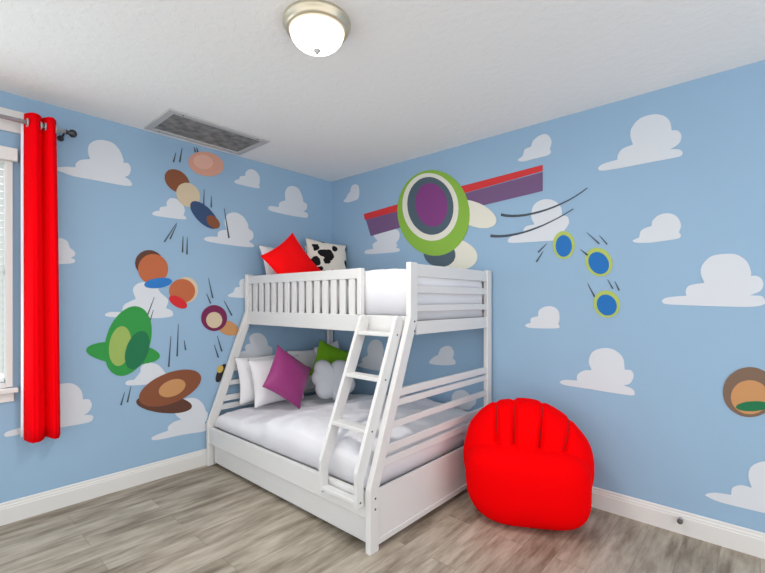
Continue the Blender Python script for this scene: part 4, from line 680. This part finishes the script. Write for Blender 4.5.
# ladder (bolted on the front)
LX = ((1.587, 1.612), (1.889, 1.914))
import itertools


def lad_poly():
    pts = [(-1.492, 0.262), (-1.492, 0.455), (-1.160, 1.285)]
    cx, cz, r = -1.122, 1.278, 0.044
    for a in range(170, -21, -15):
        pts.append((cx + r * math.cos(math.radians(a)) * 0.92, cz + r * math.sin(math.radians(a))))
    pts += [(-1.0885, 1.245), (-1.094, 1.235), (-1.4385, 0.40), (-1.4385, 0.262)]
    return pts


lad = None
LP = lad_poly()
lad = part('ladder', lambda bm: prism(bm, LP, lambda p, d: (d, p[0], p[1]), *LX[0]))
lad.name = 'ladder'
part('ladder_rail', lambda bm: prism(bm, LP, lambda p, d: (d, p[0], p[1]), *LX[1]), parent=lad)
for zz in (0.29, 0.665, 0.945, 1.205):
    yc = -1.465 if zz < 0.4 else -1.457 + (zz - 0.455) * 0.415
    w = 0.026 if zz < 0.4 else 0.040
    bx('rung', (LX[0][1] - 0.001, LX[1][0] + 0.001, yc - w, yc + w * 0.95, zz - 0.012, zz + 0.012), parent=lad)
    for (yy,) in ((yc,),):
        def bolt2(bm):
            lathe(bm, [(0.0055, LX[1][1] - 0.001), (0.0055, LX[1][1] + 0.002), (0.004, LX[1][1] + 0.003)], 12, 'x', (0, yy, zz))
        bo = part('bolt', bolt2, parent=lad, m=M['bolt'], bevel=0)
        bo['label'] = 'dark bolt head'

# trundle drawer under the lower bunk
tr = empty('trundle_drawer', (0.99, -0.73, 0), 'plain white trundle drawer rolled under the lower bunk', 'trundle drawer')
bx('drawer_front', (xi0 + 0.012, xi1 - 0.006, -1.388, -1.370, 0.024, 0.180), parent=tr)
bx('drawer_box', (xi0 + 0.03, xi1 - 0.03, -1.369, -1.355, 0.03, 0.14), (xi0 + 0.03, xi1 - 0.03, -0.14, -0.12, 0.03, 0.14),
   (xi0 + 0.03, xi0 + 0.05, -1.355, -0.14, 0.03, 0.14), (xi1 - 0.05, xi1 - 0.03, -1.355, -0.14, 0.03, 0.14),
   (xi0 + 0.05, xi1 - 0.05, -1.355, -0.14, 0.03, 0.045), parent=tr)
for (cx_, cy_) in ((0.2, -1.3), (1.78, -1.3), (0.2, -0.2), (1.78, -0.2)):
    def wheel(bm):
        lathe(bm, [(0.012, -0.010), (0.015, -0.008), (0.015, 0.008), (0.012, 0.010)], 14, 'y', (cx_, cy_, 0.015))
    part('castor', wheel, parent=tr, m=M['rubber'], bevel=0)


# ------------------------------------------------------------------ bedding
def slab(name, x0, x1, y0, y1, z0, z1, label, cat, m):
    bm = bmesh.new()
    cx_, cy_ = (x0 + x1) / 2, (y0 + y1) / 2
    box(bm, x0 - cx_, x1 - cx_, y0 - cy_, y1 - cy_, 0, z1 - z0)
    o = link(name, bm, m, loc=(cx_, cy_, z0))
    md = o.modifiers.new('bevel', 'BEVEL')
    md.width = 0.04
    md.segments = 4
    for p in o.data.polygons:
        p.use_smooth = True
    return tag(o, label, cat)


slab('mattress', xi0 + 0.035, xi1 - 0.035, -1.355, -0.10, 0.226, 0.40, 'wide lower bunk mattress under its white duvet', 'mattress', M['mattress'])
slab('mattress', xi0 + 0.035, xi1 - 0.035, -0.99, -0.105, 1.241, 1.41, 'narrow upper bunk mattress behind the slatted guard rail', 'mattress', M['mattress'])


def duvet(name, x0, x1, y0, y1, z0, z1, label, seed, amp, p=5.0, zfun=None):
    cx_, cy_ = (x0 + x1) / 2, (y0 + y1) / 2
    ax, ay = (x1 - x0) / 2, (y1 - y0) / 2
    nu, nv = 150, 90

    def f(i, j):
        a = -PI / 2 + PI * i / (nu - 1)
        b_ = -PI / 2 + PI * j / (nv - 1)
        # denser rows near the hems
        u = 0.5 * math.sin(a) + 0.5 * (2 * i / (nu - 1) - 1)
        v = 0.5 * math.sin(b_) + 0.5 * (2 * j / (nv - 1) - 1)
        hu = max(0.0, 1 - abs(u) ** p) ** (1 / p)
        hv = max(0.0, 1 - abs(v) ** p) ** (1 / p)
        h = hu * hv
        X, Y = u * ax, v * ay
        zt = z1
        if zfun:
            zt += zfun(X + cx_, Y + cy_)
        Z = z0 + (zt - z0) * h
        q = Vector((X * 2.2 + seed, Y * 2.2, Z * 2.0))
        wr = noise.noise(q) * 0.65 + noise.noise(q * 2.3) * 0.3
        rg = 1 - abs(noise.noise(Vector((X * 3.4 - Y * 2.0 + seed, Y * 3.4 + X * 1.3, Z * 2 + 4))))
        wr += 0.5 * (rg ** 3 - 0.4)
        edge = min(1.0, h * 2.0)
        Z += wr * amp * edge
        # front and end drops ripple
        dn = noise.noise(Vector((X * 7.0 + seed, Y * 7.0, 3.3 + Z * 3)))
        Z += 0.006 * noise.noise(Vector((X * 12 + Y * 6, Y * 12 - X * 4, seed))) * edge
        if hv < 0.75:
            Y -= (1 if v > 0 else -1) * (0.006 + 0.006 * dn)
        if hu < 0.75:
            X -= (1 if u > 0 else -1) * (0.006 + 0.006 * dn)
        return Vector((X, Y, Z - z0))
    bm = bmesh.new()
    grid(bm, nu, nv, f)
    bmesh.ops.remove_doubles(bm, verts=bm.verts, dist=1e-5)
    o = link(name, bm, M['sheet'], loc=(cx_, cy_, z0), smooth=True)
    if max(o.data.polygons, key=lambda q: q.center.z).normal.z < 0:
        o.data.flip_normals()
    md = o.modifiers.new('solid', 'SOLIDIFY')
    md.thickness = 0.012
    md.offset = -1
    return tag(o, label, 'duvet')


def fold(x, y):
    return -0.085 * (1 - min(1.0, max(0.0, (x - 0.55) / 0.55))) + 0.028 * math.exp(-((x - 1.52 + 0.25 * (y + 0.7)) / 0.10) ** 2) + 0.02 * math.exp(-((x - 1.05 - 0.3 * (y + 0.7)) / 0.07) ** 2)


duvet('duvet', xi0 + 0.006, xi1 - 0.006, -1.394, -0.066, 0.335, 0.560, 'white duvet spread over the wide lower bunk', 2.3, 0.027, 6.0, fold)
duvet('duvet', xi0 + 0.012, xi1 - 0.008, -1.026, -0.072, 1.275, 1.630, 'white duvet on the narrow upper bunk', 9.1, 0.022, 14.0,
      lambda x, y: -0.17 * min(1.0, max(0.0, (y + 1.0) / 0.03)) * (1 - min(1.0, max(0.0, (x - 0.48) / 0.12))))


# ------------------------------------------------------------------ cushions
def frame_from(normal, roll):
    n = Vector(normal).normalized()
    up = Vector((0, 0, 1))
    r = up.cross(n).normalized()      # to the right when looking at the face
    u = n.cross(r)
    c, s = math.cos(roll), math.sin(roll)
    r2 = r * c + u * s
    u2 = -r * s + u * c
    return Matrix((r2, u2, n)).transposed()


def cushion(name, centre, w, h, t, normal, roll, m, label, cat, group=None, ear=0.10, seam=None, flange=0.0):
    N = 30
    R = frame_from(normal, math.radians(roll))
    bm = bmesh.new()

    def f(sgn):
        def ff(i, j):
            a, b_ = -1 + 2 * i / N, -1 + 2 * j / N
            # sides bow in between the corners
            X = a * (1 - ear * (1 - b_ * b_) * abs(a) ** 3) * w / 2
            Y = b_ * (1 - ear * (1 - a * a) * abs(b_) ** 3) * h / 2
            k = max(0.0, 1 - abs(a) ** 2.6) ** 0.72 * max(0.0, 1 - abs(b_) ** 2.6) ** 0.72
            wr = 0.10 * noise.noise(Vector((a * 2 + centre[0] * 9, b_ * 2 + centre[1] * 9, sgn)))
            Z = sgn * t / 2 * k * (1 + wr)
            return R @ Vector((X, Y, Z))
        return ff
    grid(bm, N + 1, N + 1, f(1))
    grid(bm, N + 1, N + 1, f(-1))
    bmesh.ops.remove_doubles(bm, verts=bm.verts, dist=1e-5)
    o = link(name, bm, m, loc=centre, smooth=True)
    tag(o, label, cat, group)
    if seam:
        bm = bmesh.new()
        path = []
        for (a0, b0, a1, b1) in ((-1, -1, 1, -1), (1, -1, 1, 1), (1, 1, -1, 1), (-1, 1, -1, -1)):
            for k in range(14):
                q = k / 14
                a, b_ = a0 + (a1 - a0) * q, b0 + (b1 - b0) * q
                path.append(R @ Vector((a * (1 - ear * (1 - b_ * b_)) * w / 2, b_ * (1 - ear * (1 - a * a)) * h / 2, 0)))
        tube(bm, path, 0.004, 6, closed=True)
        link('piping', bm, seam, o, smooth=True)
    return o


def cow_mat():
    m = mat('black_and_white_cowhide_print', srgb(226, 218, 206), 0.85, spec=0.15)
    nt = m.node_tree
    b = nt.nodes['Principled BSDF']
    tc = nt.nodes.new('ShaderNodeTexCoord')
    n = nt.nodes.new('ShaderNodeTexNoise')
    n.inputs['Scale'].default_value = 9.0
    n.inputs['Detail'].default_value = 2.0
    nt.links.new(tc.outputs['Object'], n.inputs['Vector'])
    wm = nt.nodes.new('ShaderNodeMix')
    wm.data_type = 'RGBA'
    wm.blend_type = 'ADD'
    wm.inputs[0].default_value = 0.075
    nt.links.new(tc.outputs['Object'], wm.inputs[6])
    nt.links.new(n.outputs['Color'], wm.inputs[7])
    v = nt.nodes.new('ShaderNodeTexVoronoi')
    v.inputs['Scale'].default_value = 8.5
    v.inputs['Randomness'].default_value = 1.0
    nt.links.new(wm.outputs[2], v.inputs['Vector'])
    r = nt.nodes.new('ShaderNodeValToRGB')
    r.color_ramp.elements[0].position = 0.425
    r.color_ramp.elements[0].color = srgb(28, 26, 28)
    r.color_ramp.elements[1].position = 0.45
    r.color_ramp.elements[1].color = srgb(228, 220, 208)
    nt.links.new(v.outputs['Distance'], r.inputs['Fac'])
    nt.links.new(r.outputs['Color'], b.inputs['Base Color'])
    return m


PG = 'white pillows on the lower bunk'
cushion('pillow', (0.165, -0.700, 1.725), 0.56, 0.44, 0.13, (1, 0, 0.32), 0, M['pillowcase'], 'white pillow peeking out behind the red cushion, upper bunk', 'pillow')
cushion('pillow', (0.130, -0.245, 1.765), 0.36, 0.46, 0.08, (1, 0, 0.30), 0, M['pillowcase'], 'white pillow standing behind the cow print cushion, upper bunk', 'pillow')
cushion('cushion', (0.405, -0.815, 1.745), 0.45, 0.45, 0.13, (1, -0.05, 0.30), 35, M['redcush'], 'bright red square cushion tipped on its corner on upper bunk', 'cushion', seam=M['redcush'])
cushion('cushion', (0.270, -0.285, 1.800), 0.47, 0.49, 0.12, (1, -0.25, 0.34), -6, cow_mat(), 'black and white cow print cushion on upper bunk', 'cushion', ear=0.07)

cushion('pillow', (0.150, -0.955, 0.710), 0.54, 0.42, 0.13, (1, 0, 0.22), 0, M['pillowcase'], 'white pillow against the head end, hidden mostly by the pillow in front', 'pillow', PG)
cushion('pillow', (0.325, -0.925, 0.700), 0.52, 0.42, 0.14, (1, -0.05, 0.30), 0, M['pillowcase'], 'white pillow leaning just behind the purple cushion, lower bunk', 'pillow', PG)
cushion('pillow', (0.140, -0.375, 0.712), 0.56, 0.44, 0.11, (1, 0, 0.25), 0, M['pillowcase'], 'white pillow at the head end behind the cloud shaped cushion', 'pillow', PG)
cushion('pillow', (0.270, -0.225, 0.765), 0.32, 0.44, 0.06, (1, -0.1, 0.30), 10, M['pillowcase'], 'white pillow corner peeking out above the green cushion', 'pillow', PG)
cushion('cushion', (0.530, -0.950, 0.755), 0.42, 0.42, 0.15, (1, 0.12, 0.36), -38, M['purplecush'], 'purple satin square cushion tipped on its corner on lower bunk', 'cushion', ear=0.08)
cushion('cushion', (0.400, -0.335, 0.790), 0.40, 0.38, 0.12, (1, -0.30, 0.36), -24, M['greencush'], 'green square cushion behind the cloud shaped cushion', 'cushion')


def cloud_cushion(centre, normal, roll, label):
    R = frame_from(normal, math.radians(roll))
    lobes = [(-0.115, 0.085, 0.080), (0.045, 0.095, 0.100), (0.115, -0.015, 0.090), (0.065, -0.095, 0.085), (-0.055, -0.085, 0.095), (-0.125, -0.005, 0.075), (0, 0, 0.125)]

    def rad(a):
        best = 0.0
        for (x, y, r) in lobes:
            bq = x * math.cos(a) + y * math.sin(a)
            d2 = x * x + y * y - bq * bq
            if d2 < r * r:
                best = max(best, bq + math.sqrt(r * r - d2))
        return best
    bm = bmesh.new()
    NA, NR = 96, 14
    for sgn in (1, -1):
        def f(i, j):
            a = 2 * PI * i / NA
            q = j / (NR - 1)
            rr = 1.02 * rad(a) * q
            k = max(0.0, 1 - q ** 3) ** 0.6
            return R @ Vector((rr * math.cos(a), rr * math.sin(a), sgn * 0.080 * k))
        grid(bm, NA, NR, f, wrap_u=True)
    bmesh.ops.remove_doubles(bm, verts=bm.verts, dist=2e-4)
    o = link('cushion', bm, M['greywhite'], loc=centre, smooth=True)
    return tag(o, label, 'cushion')


cloud_cushion((0.665, -0.555, 0.690), (1, -0.55, 0.45), -14, 'pale grey cloud shaped cushion beside the purple cushion')

# ------------------------------------------------------------------ bean bag chair
YAW = math.radians(25.0)
bb = empty('bean_bag_chair', (2.44, -0.455, 0), 'bright red bean bag chair with a fluted back on the floor by the bed end', 'bean bag', rz=YAW)
# local axes: x to the right, y to the back, z up


def superell(e, a):
    c, s = math.cos(a), math.sin(a)
    return math.copysign(abs(c) ** e, c), math.copysign(abs(s) ** e, s)


bm = bmesh.new()
NU, NV = 80, 40


def seat_f(i, j):
    a = 2 * PI * i / NU
    b_ = -PI / 2 + PI * j / (NV - 1)
    cu, su = superell(0.60, a)
    cv, sv = superell(0.52, b_)
    x, y, z = 0.384 * cv * cu, 0.270 * cv * su, 0.255 * sv
    # narrower underneath, especially at the lower left
    if z < 0:
        k = (-z / 0.255)
        x *= 1 - 0.05 * k ** 1.5 - (0.13 * k ** 1.5 if x < 0 else 0)
        y *= 1 - 0.12 * k ** 1.5
    q = Vector((x * 4, y * 4, z * 4))
    d = 0.012 * noise.noise(q)
    return Vector((x * (1 + d) - 0.008, y * (1 + d) + 0.015, max(0.001, z + 0.25 + d)))


grid(bm, NU, NV, seat_f, wrap_u=True)
bmesh.ops.remove_doubles(bm, verts=bm.verts, dist=1e-4)
link('seat', bm, M['red'], bb, smooth=True)

RAD = [(-105, 0.420), (-75, 0.425), (-55, 0.440), (-35, 0.440), (-12, 0.418), (10, 0.412), (30, 0.405), (50, 0.402), (70, 0.412), (105, 0.410)]


def rad_at(a):
    for (a0, r0), (a1, r1) in zip(RAD, RAD[1:]):
        if a0 <= a <= a1:
            q = (a - a0) / (a1 - a0)
            q = q * q * (3 - 2 * q)
            return r0 + (r1 - r0) * q
    return RAD[-1][1]


# grooves: lateral offset at the seat line and at the top edge
GRV = [(-0.185, -0.205), (-0.085, -0.085), (0.062, 0.100), (0.205, 0.300)]
GZ0, GZ1 = 0.455, 0.77


def groove(x, z):
    g_ = 0.0
    for xb, xt in GRV:
        xl = xb + (xt - xb) * (z - GZ0) / (GZ1 - GZ0)
        g_ = max(g_, math.exp(-((x - xl) / 0.016) ** 2))
    return g_ * min(1.0, max(0.0, (z - GZ0 + 0.05) / 0.06))


bm = bmesh.new()
NA, NR = 241, 40
pz = 0.355


def back_pt(sgn, a, q):
    sa, ca = math.sin(math.radians(a)), math.cos(math.radians(a))
    rr = 0.985 * rad_at(a) * q
    x, z = rr * sa, pz + rr * ca
    g_ = groove(x, z)
    sc = 1 - 0.022 * g_ * q
    x, z = x * sc, pz + (z - pz) * sc
    t_ = 0.195 * max(0.0, 1 - q ** 3.6) ** 0.5 * (1 - 0.26 * g_)
    return Vector((x, 0.045 + sgn * t_ + 0.06 * (z - pz), z))


for sgn in (-1, 1):
    grid(bm, NA, NR, lambda i, j: back_pt(sgn, -105 + 210 * i / (NA - 1), j / (NR - 1)))
bmesh.ops.remove_doubles(bm, verts=bm.verts, dist=1e-4)
link('fluted_backrest', bm, M['red'], bb, smooth=True)
# seam piping along each groove of the back
for xb, xt in GRV:
    path = []
    for k in range(12):
        z = GZ0 + 0.01 + (0.70 - GZ0) * k / 11 * (0.94 if abs(xt) > 0.25 else 1.12)
        x = xb + (xt - xb) * (z - GZ0) / (GZ1 - GZ0)
        a = math.degrees(math.atan2(x, z - pz))
        q = math.hypot(x, z - pz) / rad_at(a)
        path.append(back_pt(-1, a, min(q, 0.97)) + Vector((0, -0.001, 0)))
    bm = bmesh.new()
    tube(bm, path, 0.003, 6)
    link('piping', bm, M['redseam'], bb, smooth=True)

# ------------------------------------------------------------------ light and camera
wd = bpy.data.worlds.new('daylight')
SC.world = wd
wd.use_nodes = True
bg = wd.node_tree.nodes['Background']
bg.inputs['Color'].default_value = WORLD[0]
bg.inputs['Strength'].default_value = WORLD[1]


def area(name, loc, rot, sx, sy, power, col):
    l = bpy.data.lights.new(name, 'AREA')
    l.shape = 'RECTANGLE'
    l.size, l.size_y = sx, sy
    l.energy = power
    l.color = col
    o = bpy.data.objects.new(name, l)
    o.location = loc
    o.rotation_euler = rot
    COL.objects.link(o)
    return o


# daylight through the window
area('window_daylight', (0.062, -3.52, 1.5), (0, math.radians(-84), 0), 1.2, 1.5, WIN_P, WIN_C)
pl = bpy.data.lights.new('ceiling_lamp_bulb', 'AREA')
pl.shape = 'DISK'
pl.size = 0.20
pl.energy = LAMP_P
pl.color = (1.0, 0.96, 0.90)
po = bpy.data.objects.new('ceiling_lamp_bulb', pl)
po.location = (1.999, -1.842, H - 0.156)
COL.objects.link(po)

cam = bpy.data.cameras.new('camera')
cam.sensor_width = 36.0
cam.lens = 423.1 / 765 * 36.0
cam.shift_y = (300.5 - 286.5) / 765
cam.clip_start = 0.02
co = bpy.data.objects.new('camera', cam)
co.location = (3.575, -3.135, 1.416)
co.rotation_euler = (PI / 2, 0, math.radians(41.845))
COL.objects.link(co)
SC.camera = co
SC.view_settings.view_transform = 'Standard'
SC.view_settings.look = 'None'
SC.view_settings.exposure = EXPO
SC.view_settings.gamma = 1.0
SC.view_settings.use_curve_mapping = False
